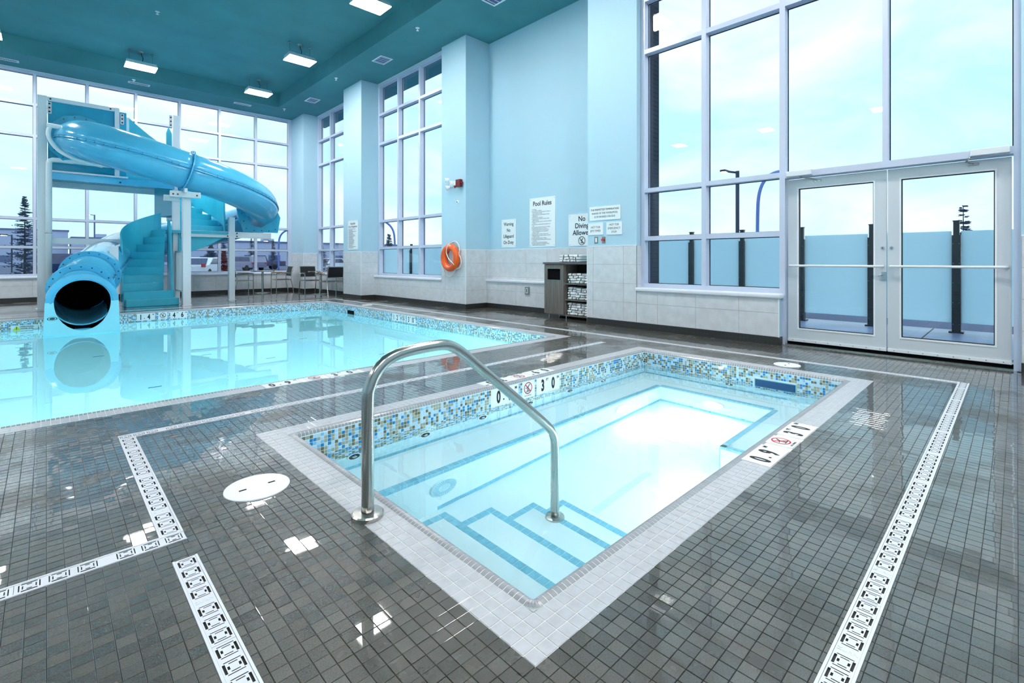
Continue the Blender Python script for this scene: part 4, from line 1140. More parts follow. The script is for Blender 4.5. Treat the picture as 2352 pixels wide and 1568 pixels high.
def seg(i0, i1, r):
    pts = CL[i0:i1 + 1]
    for nm, arc in (('upper_half', (0, math.pi)), ('lower_half', (math.pi, 2 * math.pi))):
        q = MB(); q.tube(pts, r, 14, arc=arc, caps=False); o = q.build('tube_' + nm, 'slide_blue', ws, smooth=True)
        sd = o.modifiers.new('wall', 'SOLIDIFY'); sd.thickness = .012; sd.offset = 0
    for s in (-1, 1):
        lip, bolts = [], MB(); acc = 0; last = None
        for i in range(i0, i1 + 1):
            tg, side, up = frame_at(i); p = CL[i] + side * s * (r + .012); lip.append(p)
            if last is not None: acc += (p - last).length
            last = p
            if acc > .14:
                acc = 0; bolts.cyl(p - up * .022 + side * s * .004, p + up * .022 + side * s * .004, .008, n=6)
        q = MB(); q.tube(lip, .014, 6); l_ = q.build('seam_lip', 'slide_blue', ws, smooth=True)
        if bolts.v: bolts.build('seam_bolts', 'bolt', l_, kind='stuff')
for a, b in zip([0] + cuts[1:-1], cuts[1:]): seg(a, b, TR if a < 110 else TR - .02 * (a >= 118) - .02 * (a >= 126))
def ring(i, r0, r1, th=.022, nb=18, sides=40, name='flange', m='slide_blue'):
    tg, side, up = frame_at(i); c_ = CL[i]; q = MB(); b = 0
    for k in range(sides):
        t = 2 * math.pi * k / sides; d = side * math.cos(t) + up * math.sin(t)
        for off, r in ((-th / 2, r0), (-th / 2, r1), (th / 2, r1), (th / 2, r0)): q.v.append(tuple(c_ + tg * off + d * r))
    for k in range(sides):
        a, e = 4 * k, 4 * ((k + 1) % sides)
        for u in range(4): q.face((a + u, e + u, e + (u + 1) % 4, a + (u + 1) % 4))
    f = q.build(name, m, ws)
    q = MB()
    for k in range(nb):
        t = 2 * math.pi * (k + .5) / nb; d = side * math.cos(t) + up * math.sin(t); rr = (r0 + r1) / 2 + .01
        q.cyl(c_ + d * rr - tg * (th / 2 + .010), c_ + d * rr + tg * (th / 2 + .012), .012, n=6)
    q.build('flange_bolts', 'bolt', f, kind='stuff')
ring(40, TR - .01, TR + .075, .03); ring(66, TR - .01, TR + .09, .03); ring(92, TR - .01, TR + .08)
ring(118, TR - .03, TR + .075); ring(126, TR - .05, TR + .075)
ring(8, TR - .01, .575, .03, 16, 12, 'entry_flange', 'teal_panel')
# support plates under the loop
q = MB(); q.prism([(4.02, 1.90), (4.95, 1.90), (5.02, 2.35), (4.9, 2.62), (4.72, 2.2), (4.5, 2.03), (4.25, 2.10), (3.95, 2.65), (3.85, 2.55)], 'y', 15.16, 15.20); q.build('support_plate', 'teal_panel', ws)
q = MB()
for x, z in ((3.98, 2.42), (4.03, 2.2), (4.1, 2.0), (4.3, 1.95), (4.5, 1.95), (4.7, 1.95), (4.88, 2.0)): q.cyl((x, 15.15, z), (x, 15.165, z), .016, n=6)
q.build('plate_bolts', 'bolt', ws, kind='stuff')
# mouth of the slide over the pool
EX, EZ, EY = .47, .37, 11.36
RO, RI = .485, .375
q = MB(); n = 28; dep = .16
prof = []
for k in range(n + 1):
    t = math.pi * k / n; co, si = math.cos(t), math.sin(t)
    prof.append([(EX + RI * co, EY, EZ + RI * si), (EX + RO * co, EY + .02, EZ + RO * si), (EX + (RO + .005) * co, EY + .3, EZ + (RO + .005) * si), (EX + (TR - .01) * co, EY + .42, EZ + (TR - .01) * si)])
for a, b in zip(prof, prof[1:]):
    for u in range(3): q.quad(a[u], b[u], b[u + 1], a[u + 1])
q.build('mouth_rim', 'slide_blue', ws, smooth=True)
q = MB()
for k in range(n):
    t0, t1 = math.pi + math.pi * k / n, math.pi + math.pi * (k + 1) / n
    p = [(EX + RI * math.cos(t), EZ + .50 * math.sin(t)) for t in (t0, t1)]
    q.quad((p[0][0], EY, p[0][1]), (p[1][0], EY, p[1][1]), (p[1][0], EY, -.40), (p[0][0], EY, -.40))
for s in (-1, 1):
    a, b = EX + s * RI, EX + s * (RO + .002); c_, d_ = EX + s * RI, EX + s * (RO + .03)
    q.quad((a, EY, EZ), (b, EY, EZ), (d_, EY, -.40), (c_, EY, -.40)) if s > 0 else q.quad((b, EY, EZ), (a, EY, EZ), (c_, EY, -.40), (d_, EY, -.40))
    q.quad((b, EY, EZ), (b, 12.72, EZ), (d_, 12.72, -.40), (d_, EY, -.40))
    q.quad((b, EY, EZ), (b, 12.72, EZ), (EX + s * RI, 12.72, EZ + .01), (EX + s * RI, EY, EZ + .01))
q.build('mouth_skirt', 'slide_skirt', ws)
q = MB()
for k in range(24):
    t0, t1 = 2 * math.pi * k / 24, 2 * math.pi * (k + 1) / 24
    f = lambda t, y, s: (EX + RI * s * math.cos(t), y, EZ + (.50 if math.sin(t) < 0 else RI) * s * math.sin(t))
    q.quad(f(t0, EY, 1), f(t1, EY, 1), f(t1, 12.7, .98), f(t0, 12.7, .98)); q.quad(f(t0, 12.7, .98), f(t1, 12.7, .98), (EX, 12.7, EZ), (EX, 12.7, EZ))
q.build('mouth_shade_lining', 'slide_inside_shade', ws, smooth=True)  # black surface and end cap stand in for shade in the tube
q = MB(); q.prism([(EX - .16, -.135), (EX + .16, -.135), (EX + .20, -.105), (EX - .20, -.105)], 'y', EY + .01, EY + .9); q.build('runout_floor', 'slide_blue', ws)
q = MB()
for k in range(20):
    t0, t1 = 2 * math.pi * k / 20, 2 * math.pi * (k + 1) / 20; ec = (.075, .10)
    for r0, r1 in ((1, .8), (.55, .0)):
        q.quad((ec[0] + .065 * r0 * math.cos(t0), EY - .002, ec[1] + .03 * r0 * math.sin(t0)), (ec[0] + .065 * r0 * math.cos(t1), EY - .002, ec[1] + .03 * r0 * math.sin(t1)), (ec[0] + .065 * r1 * math.cos(t1), EY - .002, ec[1] + .03 * r1 * math.sin(t1)), (ec[0] + .065 * r1 * math.cos(t0), EY - .002, ec[1] + .03 * r1 * math.sin(t0)))
q.build('oval_emblem', 'bolt', ws)
# posts
def post(x, y, w, z1):
    MB().box(x - w / 2, x + w / 2, y - w / 2, y + w / 2, 0, z1).build('post', 'white_post', ws, bevel=.006)
    MB().box(x - w / 2 - .02, x + w / 2 + .02, y - w / 2 - .02, y + w / 2 + .02, 0, .012).build('base_plate', 'white_post', ws)
post(-.065, 15.22, .16, 4.80); post(2.464, 15.33, .155, 4.88); post(2.457, 13.98, .165, 2.69); post(3.731, 15.19, .145, 2.29); post(1.09, 13.95, .15, 1.40)
MB().box(1.20, 1.29, 15.14, 15.22, 3.1, 4.80).build('post', 'white_post', ws)
def beam(x0, x1, y0, y1, z0, z1, m='white_post'):
    b = MB().box(x0, x1, y0, y1, z0, z1).build('beam', m, ws, bevel=.004); return b
def bolts(pts, ax=(0, -1, 0)):
    q = MB()
    for p in pts: q.cyl(Vector(p), Vector(p) + Vector(ax) * .014, .02, n=6)
    q.build('beam_bolts', 'bolt', ws, kind='stuff')
beam(.015, 1.30, 15.16, 15.24, 1.465, 1.605); bolts([(.06, 15.16, 1.50), (.06, 15.16, 1.57)])
beam(2.54, 4.75, 15.12, 15.20, 1.72, 1.885); bolts([(2.62, 15.12, z) for z in (1.76, 1.845)] + [(3.62, 15.12, z) for z in (1.76, 1.845)] + [(3.85, 15.12, z) for z in (1.76, 1.845)])
beam(.015, 2.40, 15.10, 15.18, 2.93, 3.09, 'slide_blue'); beam(.015, 1.45, 15.06, 15.10, 3.09, 3.13); bolts([(.07, 15.09, 2.96), (.07, 15.09, 3.05), (1.3, 15.09, 2.98)])
beam(-.06, .02, 15.24, 17.0, 2.95, 3.10); beam(0, 2.4, 16.9, 17.0, 2.95, 3.10)
MB().box(-.04, 2.42, 15.2, 17.0, 3.09, 3.15).build('platform_floor', 'teal_stair', ws)
MB().box(-.05, .03, 16.9, 17.0, 0, 4.6).build('post', 'white_post', ws)
# entry panel
q = MB(); q.box(.03, 1.43, 15.20, 15.235, 3.14, 4.72); q.build('entry_panel', 'teal_panel', ws, bevel=.01)
MB().box(.015, 1.22, 15.155, 15.20, 4.70, 4.79).build('top_rail', 'white_post', ws); bolts([(.07, 15.155, 4.745), (1.12, 15.155, 4.745)])
for x0 in (.02, 1.31):
    MB().box(x0, x0 + .07, 15.175, 15.20, 4.42, 4.68).build('bracket', 'white_post', ws); bolts([(x0 + .035, 15.175, z) for z in (4.46, 4.55, 4.64)])
# curved upper guards
q = MB(); q.prism([(1.44, 3.15), (1.44, 4.66), (1.50, 4.68), (1.62, 4.56), (1.9, 4.32), (2.25, 4.06), (2.6, 3.86), (3.0, 3.70), (3.0, 3.15)], 'y', 15.46, 15.50); q.build('stair_guard', 'teal_stair', ws, bevel=.01)
q = MB(); q.prism([(2.28, 3.6), (2.28, 4.45), (2.33, 4.62), (2.40, 4.45), (2.55, 4.15), (2.75, 3.9), (2.75, 3.6)], 'y', 15.50, 15.54); q.build('stair_guard', 'teal_stair', ws, bevel=.01)
MB().box(2.30, 2.37, 15.22, 15.25, 4.55, 4.86).build('bracket', 'white_post', ws); bolts([(2.335, 15.22, z) for z in (4.6, 4.7, 4.8)])
MB().box(1.43, 1.50, 15.40, 15.46, 3.9, 4.66).build('guard_post', 'white_post', ws)
for k in range(7): MB().cyl((1.55 + k * .12, 16.95, 3.15), (1.55 + k * .12, 16.95, 4.15), .010, n=8).build('guard_bar', 'white_post', ws)
MB().box(1.5, 2.35, 16.93, 16.97, 4.13, 4.18).build('guard_rail', 'white_post', ws)
# cradle on the short post
beam(2.10, 2.72, 13.78, 13.86, 2.60, 2.74); beam(2.02, 2.34, 14.05, 14.12, 2.52, 2.66); bolts([(2.16, 13.78, 2.66), (2.25, 13.78, 2.66), (2.64, 13.78, 2.66)])
beam(2.36, 2.42, 13.62, 14.3, 2.70, 2.80)
# stairs
def wedge(pv, r0, r1, t0, t1, z0, z1, name='stair_step'):
    q = MB(); n_ = 3; a = [math.radians(t0 + (t1 - t0) * k / n_) for k in range(n_ + 1)]
    poly = [(pv[0] + r0 * math.cos(t), pv[1] + r0 * math.sin(t)) for t in a] + [(pv[0] + r1 * math.cos(t), pv[1] + r1 * math.sin(t)) for t in reversed(a)]
    q.prism(poly, 'z', z0, z1); q.build(name, 'teal_stair', ws, bevel=.008)
MB().box(1.335, 2.36, 14.26, 14.52, 0, .175).build('stair_step', 'teal_stair', ws, bevel=.012)
MB().box(1.30, 2.30, 14.44, 14.80, .0, .355).build('stair_step', 'teal_stair', ws, bevel=.012)
pv = (2.16, 14.78); 
for k in range(8):
    t1 = 186 - k * 12; z = .355 + (k + 1) * .19
    wedge(pv, .04, .86, t1 - 14, t1, z - .3, z)
def curved_wall(pv, r, t0, t1, zb0, zb1, zt0, zt1, name, n=18, th=.03):
    q = MB()
    def p(k, rr, top):
        f_ = k / n; t = math.radians(t0 + (t1 - t0) * f_); z = (zt0 + (zt1 - zt0) * (f_ ** .7)) if top else (zb0 + (zb1 - zb0) * f_)
        return (pv[0] + rr * math.cos(t), pv[1] + rr * math.sin(t), z)
    for k in range(n):
        for rr in (r, r + th): q.quad(p(k, rr, 0), p(k + 1, rr, 0), p(k + 1, rr, 1), p(k, rr, 1))
        q.quad(p(k, r, 1), p(k + 1, r, 1), p(k + 1, r + th, 1), p(k, r + th, 1)); q.quad(p(k, r, 0), p(k + 1, r, 0), p(k + 1, r + th, 0), p(k, r + th, 0))
    q.quad(p(0, r, 0), p(0, r + th, 0), p(0, r + th, 1), p(0, r, 1)); q.quad(p(n, r, 0), p(n, r + th, 0), p(n, r + th, 1), p(n, r, 1))
    q.build(name, 'teal_stair', ws, smooth=False)
curved_wall(pv, .86, 188, 88, .1, 1.6, 1.50, 2.35, 'stair_wall')
q = MB(); q.prism([(14.46, .30), (14.62, .30), (14.80, .36), (14.80, 1.50), (14.60, 1.46), (14.50, 1.30)], 'x', 1.27, 1.30); q.build('stair_wall', 'teal_stair', ws, bevel=.01)
q = MB(); q.prism([(14.46, .30), (14.95, .30), (14.98, 2.15), (14.86, 2.10), (14.64, 1.75), (14.54, 1.3)], 'x', 2.22, 2.27); q.build('stair_wall', 'teal_stair', ws, bevel=.012)
MB().box(2.16, 3.62, 15.10, 15.75, 1.80, 1.875).build('landing', 'teal_stair', ws)
pv2 = (2.50, 15.62)
for k in range(7):
    wedge(pv2, .05, 1.10, k * 15, k * 15 + 17, 1.7 + k * .1, 1.875 + (k + 1) * .178)
curved_wall(pv2, 1.12, -22, 105, 1.85, 3.1, 2.75, 4.1, 'stair_wall')
q = MB(); q.prism([(2.5, 1.2), (3.1, 1.45), (3.6, 1.75), (3.6, 1.80), (2.5, 1.80)], 'y', 15.22, 15.9); q.build('stair_underside', 'teal_stair', ws)
# white bar gate beside the short post
q = MB(); x = 2.46
q.box(x - .02, x + .02, 14.10, 15.24, 1.30, 1.34); q.box(x - .02, x + .02, 14.10, 15.24, .30, .34); q.box(x - .02, x + .02, 14.10, 14.14, .30, 1.34); q.box(x - .02, x + .02, 15.20, 15.24, .30, 1.34)
gf = q.build('gate_frame', 'white_post', ws)
for k in range(9):
    yy = 14.22 + k * .115; MB().cyl((x, yy, .34), (x, yy, 1.30), .009, n=8).build('gate_bar', 'white_post', gf)
# water pipe
q = MB(); q.tube([(.045, 15.08, 0), (.045, 15.08, 3.27), (.06, 15.08, 3.33), (.11, 15.08, 3.36), (.2, 15.08, 3.365), (1.3, 15.08, 3.365)], .055, 14); q.build('water_pipe', 'white_plastic', ws, smooth=True)
q = MB(); q.tube(spline([(.95, 14.86, 3.30), (.55, 14.75, 3.36), (.22, 14.72, 3.52), (.05, 14.72, 3.78), (.06, 14.72, 4.02), (.16, 14.70, 4.06)], 5), .042, 12); q.build('feed_hose', 'white_plastic', ws, smooth=True)
q = MB(); q.cyl((.02, 14.72, 4.06), (.36, 14.62, 4.02), .05, n=14); q.build('pipe_fitting', 'white_plastic', ws, smooth=False)
q = MB(); q.cyl((.045, 15.08, 1.70), (.045, 15.08, 1.715), .062, n=16); q.build('pipe_strap', 'steel', ws)
# ================================================================== OBJECTS
# ---- handrail of the hot tub
hr = thing('handrail', 'bent stainless steel grab rail rising from the coping over the hot tub steps', 'handrail', (.995, 1.93, 0))
yr = 1.93
pts = [(.995, yr, .0), (.995, yr, .30), (.996, yr, .505), (1.006, yr, .555), (1.032, yr, .608), (1.072, yr, .648), (1.125, yr, .672), (1.19, yr, .684), (1.29, yr, .690), (1.375, yr, .690), (1.425, yr, .682), (1.47, yr, .660), (1.52, yr, .625), (1.60, yr, .560), (1.80, yr, .400), (2.05, yr, .196), (2.13, yr, .128), (2.175, yr, .085), (2.203, yr, .035), (2.212, yr, -.02), (2.213, yr, -.2), (2.213, yr, -.765)]
q = MB(); q.tube(spline(pts, 4), .0262, 20); q.build('rail_tube', 'steel', hr, smooth=True)
q = MB(); q.lathe([(.027, .024), (.062, .022), (.067, .017), (.067, .001)], (.995, yr, 0), 32); q.build('base_flange', 'steel', hr)
q = MB(); q.lathe([(.027, .018), (.058, .014), (.06, .001)], (2.213, yr, -.765), 28); q.build('step_flange', 'steel', hr)

# ---- towel cabinet
cb = thing('towel_cabinet', 'grey wood grain towel cabinet with bin door and open shelves in the alcove', 'cabinet', (7.2, 5.8, 0))
X0, X1, Y0, Y1, Z0, Z1 = 7.0, 7.41, 5.22, 6.36, .075, 1.02
MB().box(X0 + .002, X1, Y1 - .02, Y1, Z0, Z1).build('side_panel', 'cabinet', cb)
MB().box(X0 + .002, X1, Y0, Y0 + .02, Z0, Z1).build('side_panel', 'cabinet', cb)
MB().box(X0 + .002, X1 - .015, 5.855, 5.873, Z0, Z1).build('divider', 'cabinet', cb)
MB().box(X1 - .015, X1, Y0 + .02, Y1 - .02, Z0, Z1).build('back_panel', 'gasket', cb)
MB().box(X0, X1 - .015, Y0 + .02, Y1 - .02, Z0 - .02, Z0).build('bottom_panel', 'cabinet', cb)
MB().box(X0 - .03, X1 + .008, Y0 - .02, Y1 + .03, Z1, Z1 + .038).build('cabinet_top', 'cabinet_top', cb, bevel=.004)
for z in (.645, .345): MB().box(X0 + .006, X1 - .015, Y0 + .02, 5.855, z, z + .022).build('shelf', 'cabinet', cb)
hy0, hy1, hz0, hz1 = 5.955, 6.285, .725, .935; a, b = 5.876, Y1 - .0
q = MB(); xa = X0 - .018
q.box(xa, X0, a, hy0, Z0, Z1 - .006); q.box(xa, X0, hy1, b, Z0, Z1 - .006); q.box(xa, X0, hy0, hy1, Z0, hz0); q.box(xa, X0, hy0, hy1, hz1, Z1 - .006)
dr = q.build('bin_door', 'cabinet', cb)
q = MB(); t = .008
q.box(xa - .004, xa, hy0 - t, hy1 + t, hz1, hz1 + t); q.box(xa - .004, xa, hy0 - t, hy1 + t, hz0 - t, hz0); q.box(xa - .004, xa, hy0 - t, hy0, hz0, hz1); q.box(xa - .004, xa, hy1, hy1 + t, hz0, hz1); q.build('opening_rim', 'steel', dr)
MB().box(X0 + .002, X0 + .006, hy0 - .01, hy1 + .01, hz0 - .01, hz1 + .01).build('bin_shade_sheet', 'black', dr)  # black sheet behind the hole, standing in for shade inside the bin
for x, y in ((7.06, 6.30), (7.36, 6.30), (7.06, 5.28), (7.36, 5.28), (7.06, 5.87)): MB().cyl((x, y, 0), (x, y, Z0 - .02), .014, n=10).build('leg', 'steel', cb)

# ---- towels: a folded pad with a dark stripe
def towel_mesh(w, d, h, seed):
    r = random.Random(seed); q = MB(); nx_, nr = 6, 16
    for i in range(nx_ + 1):
        f = i / nx_; s = 1.0 if 0 < i < nx_ else .82
        for k in range(nr):
            t = 2 * math.pi * k / nr; co, si = math.cos(t), math.sin(t)
            y = math.copysign(abs(co) ** .45, co) * w / 2 * s; z = math.copysign(abs(si) ** .6, si) * h / 2 * s
            q.v.append((-d / 2 + d * f + r.gauss(0, .002), y + r.gauss(0, .0025), h / 2 + z + (r.gauss(0, .0015))))
    for i in range(nx_):
        for k in range(nr):
            j = (k + 1) % nr; q.face((i * nr + k, i * nr + j, (i + 1) * nr + j, (i + 1) * nr + k))
    q.face(tuple(nr - 1 - k for k in range(nr))); q.face(tuple(nx_ * nr + k for k in range(nr)))
    return q
def towel(x, y, z, w, d, h, label, off, seed, yaw=0.0):
    q = towel_mesh(w, d, h, seed); R = Matrix.Translation((x, y, z)) @ Matrix.Rotation(yaw, 4, 'Z'); q.xf(R)
    o = q.build('folded_towel', 'towel', smooth=True, label=label, cat='towel', group='white striped towels of the cabinet')
    s = MB(); wd = .016; n_ = 16; yy = -w / 2 + off * w
    for x0 in (-d / 2 - .006, d / 2 - .01):
        for k in range(n_ + 1):
            t = math.pi * k / n_ - math.pi / 2
            pass
    # band wrapping over the top and the front face
    ring_ = [(-d / 2 - .004, .004), (-d / 2 - .005, h * .5), (-d / 2 - .004, h * .93), (-d / 2 + .02, h + .002), (0, h + .003), (d / 2 - .02, h + .002)]
    for (a0, b0), (a1, b1) in zip(ring_, ring_[1:]): s.quad((a0, yy - wd / 2, b0), (a0, yy + wd / 2, b0), (a1, yy + wd / 2, b1), (a1, yy - wd / 2, b1))
    s.xf(R); s.build('stripe', 'stripe', o)
ORD = ['bottom', 'second', 'third', 'fourth', 'top']
def stack(place, x, ycs, w, z0, n, h, col_names):
    for c_, (yc, cn) in enumerate(zip(ycs, col_names)):
        z = z0
        for k in range(n):
            word = 'top' if k == n - 1 else ORD[k]
            hh = h * rnd.uniform(.92, 1.08)
            towel(x + rnd.gauss(0, .006) + .004 * k, yc + rnd.gauss(0, .006), z, w, .30, hh, 'white striped towel, %s layer of the %s stack %s' % (word, cn, place), rnd.choice((.28, .34, .62)), rnd.randint(0, 9999), rnd.gauss(0, .03))
            z += hh * 1.03
CN = ['left', 'middle', 'right']
stack('on the cabinet top', 7.17, (5.955, 5.775, 5.595), .162, 1.060, 3, .046, CN)
stack('on the upper shelf', 7.18, (5.735, 5.54, 5.345), .176, .669, 4, .046, CN)
stack('on the middle shelf', 7.18, (5.745, 5.545, 5.345), .180, .369, 5, .044, CN)
stack('on the lowest shelf', 7.18, (5.74, 5.545, 5.345), .180, .079, 5, .044, CN)

# ---- wall signs
NX = (0, -1, 0); UP = (0, 0, 1)
def sign(name, label, x, ya, yb, z0, z1, th=.008):
    o = MB().box(x - th, x, yb, ya, z0, z1).build(name, 'sign_white', label=label, cat='sign')
    q = MB()
    for y in (yb + .03, ya - .03):
        for z in (z0 + .03, z1 - .03): q.cyl((x - th, y, z), (x - th - .003, y, z), .006, n=8)
    if z1 - z0 > .4: q.build('sign_screws', 'steel', o, kind='stuff')
    return o
def lines(parent, x, y, z, rows_, size, lead, align='CENTER', m='ink', sx=1.0, bold=0.0):
    for k, s in enumerate(rows_): text(s, (x, y, z - k * lead), NX, UP, size, m, parent, sx, align, bold)
xs_ = 7.509
sw = sign('warning_sign', 'narrow white sign warning that no lifeguard is on duty', xs_, 8.151, 7.686, 1.385, 2.015)
lines(sw, xs_ - .0095, 7.9185, 1.905, ['Warning', 'No', 'Lifeguard', 'On Duty'], .105, .137, bold=.0015, sx=.86)
sr = sign('pool_rules_sign', 'tall white pool rules sign full of small print', xs_, 7.259, 6.535, 1.378, 2.416)
text('Pool Rules', (xs_ - .0095, 6.897, 2.29), NX, UP, .135, 'ink', sr, .92, bold=.0022)
RULES = ['1.  No running.', '2.  No horseplay or rough play.', '3.  No diving in areas of the pool less than 2.5 m deep or in', '     areas not approved for diving.', '4.  Children should not use the swimming pool without',
         '     adult supervision.', '5.  Patrons should use toilet before.', '6.  No persons under the influence of alcohol or drugs', '     allowed in the pool.', '7.  No persons with skin, eye, ear or nasal infections allowed', '     in the pool.',
         '8.  No person with a communicable disease allowed in the', '     pool.', '9.  No animals or pets allowed in the pool or on the deck.', '10. No glass allowed in the pool or on the deck.', '11. All persons using the pool do so at their own risk,', '     owners and management are not responsible for',
         '     accidents or injuries.', '12. Pool is for private use. Members and guests only.', '13. Management reserves the right to deny use of the pool', '     to anyone at any time.', '14. The pool is open from 6:00 am to 10:00 pm.', '15. The maximum number of swimmers allowed in the pool',
         '     is 25 persons.', '16. A first aid kit is located by the pool entrance.', '17. Emergency telephone or other notification device is', '     located by the pool entrance and phones.']
lines(sr, xs_ - .0095, 7.205, 2.175, RULES, .0265, .0292, 'LEFT', 'ink_blue', .86)
sn = sign('no_diving_sign', 'white sign with diver symbol partly hidden behind the pillar', xs_, 6.181, 5.52, 1.377, 2.0)
lines(sn, xs_ - .0095, 5.85, 1.90, ['No', 'Diving', 'Allowed'], .14, .135, bold=.002, sx=.95)
q = MB(); ring_sign(q, (xs_ - .0095, 5.85, 1.475), NX, UP, .085, .012); q.build('prohibition_ring', 'ink', sn)
q = MB(); diver(q, (xs_ - .0095, 5.85, 1.475), NX, UP, .09); q.build('diver_figure', 'ink', sn)
xp = 6.809
s1 = sign('temperature_sign', 'wide white sign giving the permitted whirlpool temperature', xp, 5.137, 4.509, 1.778, 2.012)
lines(s1, xp - .0095, 4.823, 1.955, ['THE PERMITTED TEMPERATURE', 'RANGE OF THE WHIRLPOOL', 'IS 39 DEGREES CELCIUS'], .045, .06, sx=.9)
s2 = sign('jets_timer_sign', 'small white sign reading hot tub jets timer above the switch', xp, 5.165, 4.854, 1.532, 1.735)
lines(s2, xp - .0095, 5.01, 1.66, ['HOT TUB', 'JETS TIMER'], .048, .062, sx=.92)
s3 = sign('emergency_stop_sign', 'small white sign reading hot tub emergency stop above the red button', xp, 4.788, 4.48, 1.525, 1.733)
lines(s3, xp - .0095, 4.634, 1.69, ['HOT TUB', 'EMERGENCY', 'STOP'], .048, .061, sx=.9)
s4 = sign('slide_rules_sign', 'white waterslide rules sign on the pillar between the far windows', 6.399, 13.608, 12.98, 1.40, 2.235)
lines(s4, 6.399 - .0095, 13.294, 2.15, ['Waterslide', 'Rules & Regulations'], .085, .085, m='ink_blue', sx=.8)
q = MB(); zz = 2.00
for k in range(17):
    wd = .48 * random.Random(k).uniform(.45, 1); q.box(6.389, 6.390, 13.56 - wd, 13.56, zz - .009, zz); zz -= .034
q.build('small_print', 'ink_blue', s4, kind='stuff')
# jets timer switch and emergency stop
t = thing('timer_switch', 'white rocker switch plate beside the emergency stop button', 'switch', (xp, 5.0, 1.44))
MB().box(xp - .006, xp, 4.962, 5.035, 1.383, 1.500).build('switch_plate', 'brushed', t, bevel=.003); MB().box(xp - .010, xp - .006, 4.982, 5.015, 1.405, 1.478).build('switch_rocker', 'white_plastic', t, bevel=.002)
t = thing('emergency_button', 'red mushroom emergency stop button on a grey plate', 'button', (xp, 4.845, 1.44))
MB().box(xp - .006, xp, 4.810, 4.881, 1.379, 1.496).build('button_plate', 'brushed', t, bevel=.003)
q = MB(); q.cyl((xp - .006, 4.845, 1.44), (xp - .03, 4.845, 1.44), .013, n=14); q.cyl((xp - .03, 4.845, 1.44), (xp - .05, 4.845, 1.44), .026, .020, 18); q.build('red_button', 'button_red', t)
# alcove outlet
t = thing('wall_outlet', 'grey outlet box with cover on the low alcove wall', 'outlet', (7.41, 7.23, .36))
MB().box(7.385, 7.41, 7.166, 7.295, .363, .533).build('outlet_box', 'brushed', t, bevel=.008); MB().box(7.380, 7.385, 7.20, 7.262, .395, .50).build('outlet_face', 'white_plastic', t, bevel=.003); MB().box(7.378, 7.380, 7.22, 7.242, .41, .485).build('outlet_slot', 'gasket', t)
# emergency light, fire horn, sensor on the life ring pillar
t = thing('emergency_light', 'white twin head emergency light high on the life ring pillar', 'light', (6.81, 9.14, 2.88))
q = MB(); q.cyl((6.81, 9.10, 2.87), (6.79, 9.10, 2.87), .075, .07, 24); q.build('mount_plate', 'white_plastic', t)
for dy, dz in ((.09, .09), (.06, -.09)):
    q = MB(); c_ = Vector((6.74, 9.10 + dy, 2.87 + dz)); ax = Vector((-.8, .45, -.25)).normalized()
    q.cyl(c_ - ax * .04, c_ + ax * .05, .035, .062, 20); h = q.build('lamp_head', 'white_plastic', t)
    q = MB(); q.cyl(c_ + ax * .05, c_ + ax * .054, .05, n=18); q.build('lamp_glass', 'chrome', h)
    q = MB(); q.tube([(6.79, 9.10, 2.87), tuple(c_ - ax * .03)], .015, 8); q.build('lamp_arm', 'white_plastic', t)
t = thing('fire_horn', 'dark red fire alarm horn and strobe beside the emergency light', 'alarm', (6.80, 8.8, 2.84))
MB().box(6.795, 6.81, 8.95, 9.005, 2.765, 2.92).build('strobe_plate', 'alarm_red', t)
MB().box(6.72, 6.81, 8.70, 8.86, 2.76, 2.93).build('horn_body', 'alarm_red', t, bevel=.01); MB().box(6.70, 6.72, 8.84, 8.90, 2.80, 2.90).build('strobe_lens', 'white_plastic', t)
q = MB(); q.cyl((6.765, 8.70, 2.845), (6.765, 8.66, 2.845), .03, n=12); q.build('horn_cap', 'alarm_red', t)
t = thing('wall_sensor', 'tiny round white sensor below the fire horn', 'sensor', (6.80, 8.886, 2.43))
q = MB(); q.cyl((6.81, 8.886, 2.428), (6.79, 8.886, 2.428), .042, .036, 18); q.build('sensor_body', 'white_plastic', t); q = MB(); q.cyl((6.79, 8.886, 2.428), (6.786, 8.886, 2.428), .018, n=12); q.build('sensor_eye', 'ink_blue', t)

# ---- life ring
lr = thing('life_ring', 'orange life ring with white rope hanging on the pillar', 'life ring', (6.75, 9.14, .84))
q = MB(); cR, cr = .245, .078; cc = (6.725, 9.06, 1.155)
def rp(t, r=cR, dx=0.0): return (cc[0] + dx, cc[1] + r * math.cos(t), cc[2] + r * math.sin(t))
q.tube([rp(2 * math.pi * k / 40) for k in range(40)], cr, 18, closed=True); q.build('ring_body', 'ring_orange', lr, smooth=True)
q = MB()
def loop(a0, a1, sag):
    return [rp(a0 + (a1 - a0) * k / 8, cR + cr * .9 + sag * math.sin(math.pi * k / 8), .02) for k in range(9)]
path = loop(math.radians(88), math.radians(165), .10) + loop(math.radians(170), math.radians(235), .09)[1:] + loop(math.radians(240), math.radians(330), .13)[1:]
q.tube(spline(path, 3), .0115, 8); q.build('grab_rope', 'rope', lr, smooth=True)
q = MB(); q.tube(spline([(6.74, 9.05, 1.50), (6.66, 9.06, 1.44), (6.645, 9.10, 1.30), (6.64, 9.03, 1.16), (6.635, 8.93, 1.08), (6.64, 8.85, 1.03), (6.66, 8.83, .99)], 5), .010, 8); q.build('hanging_rope', 'rope', lr, smooth=True)
q = MB(); q.tube([(6.81, 9.05, 1.50), (6.74, 9.05, 1.495), (6.735, 9.05, 1.515)], .008, 8); q.build('wall_hook', 'steel', lr)

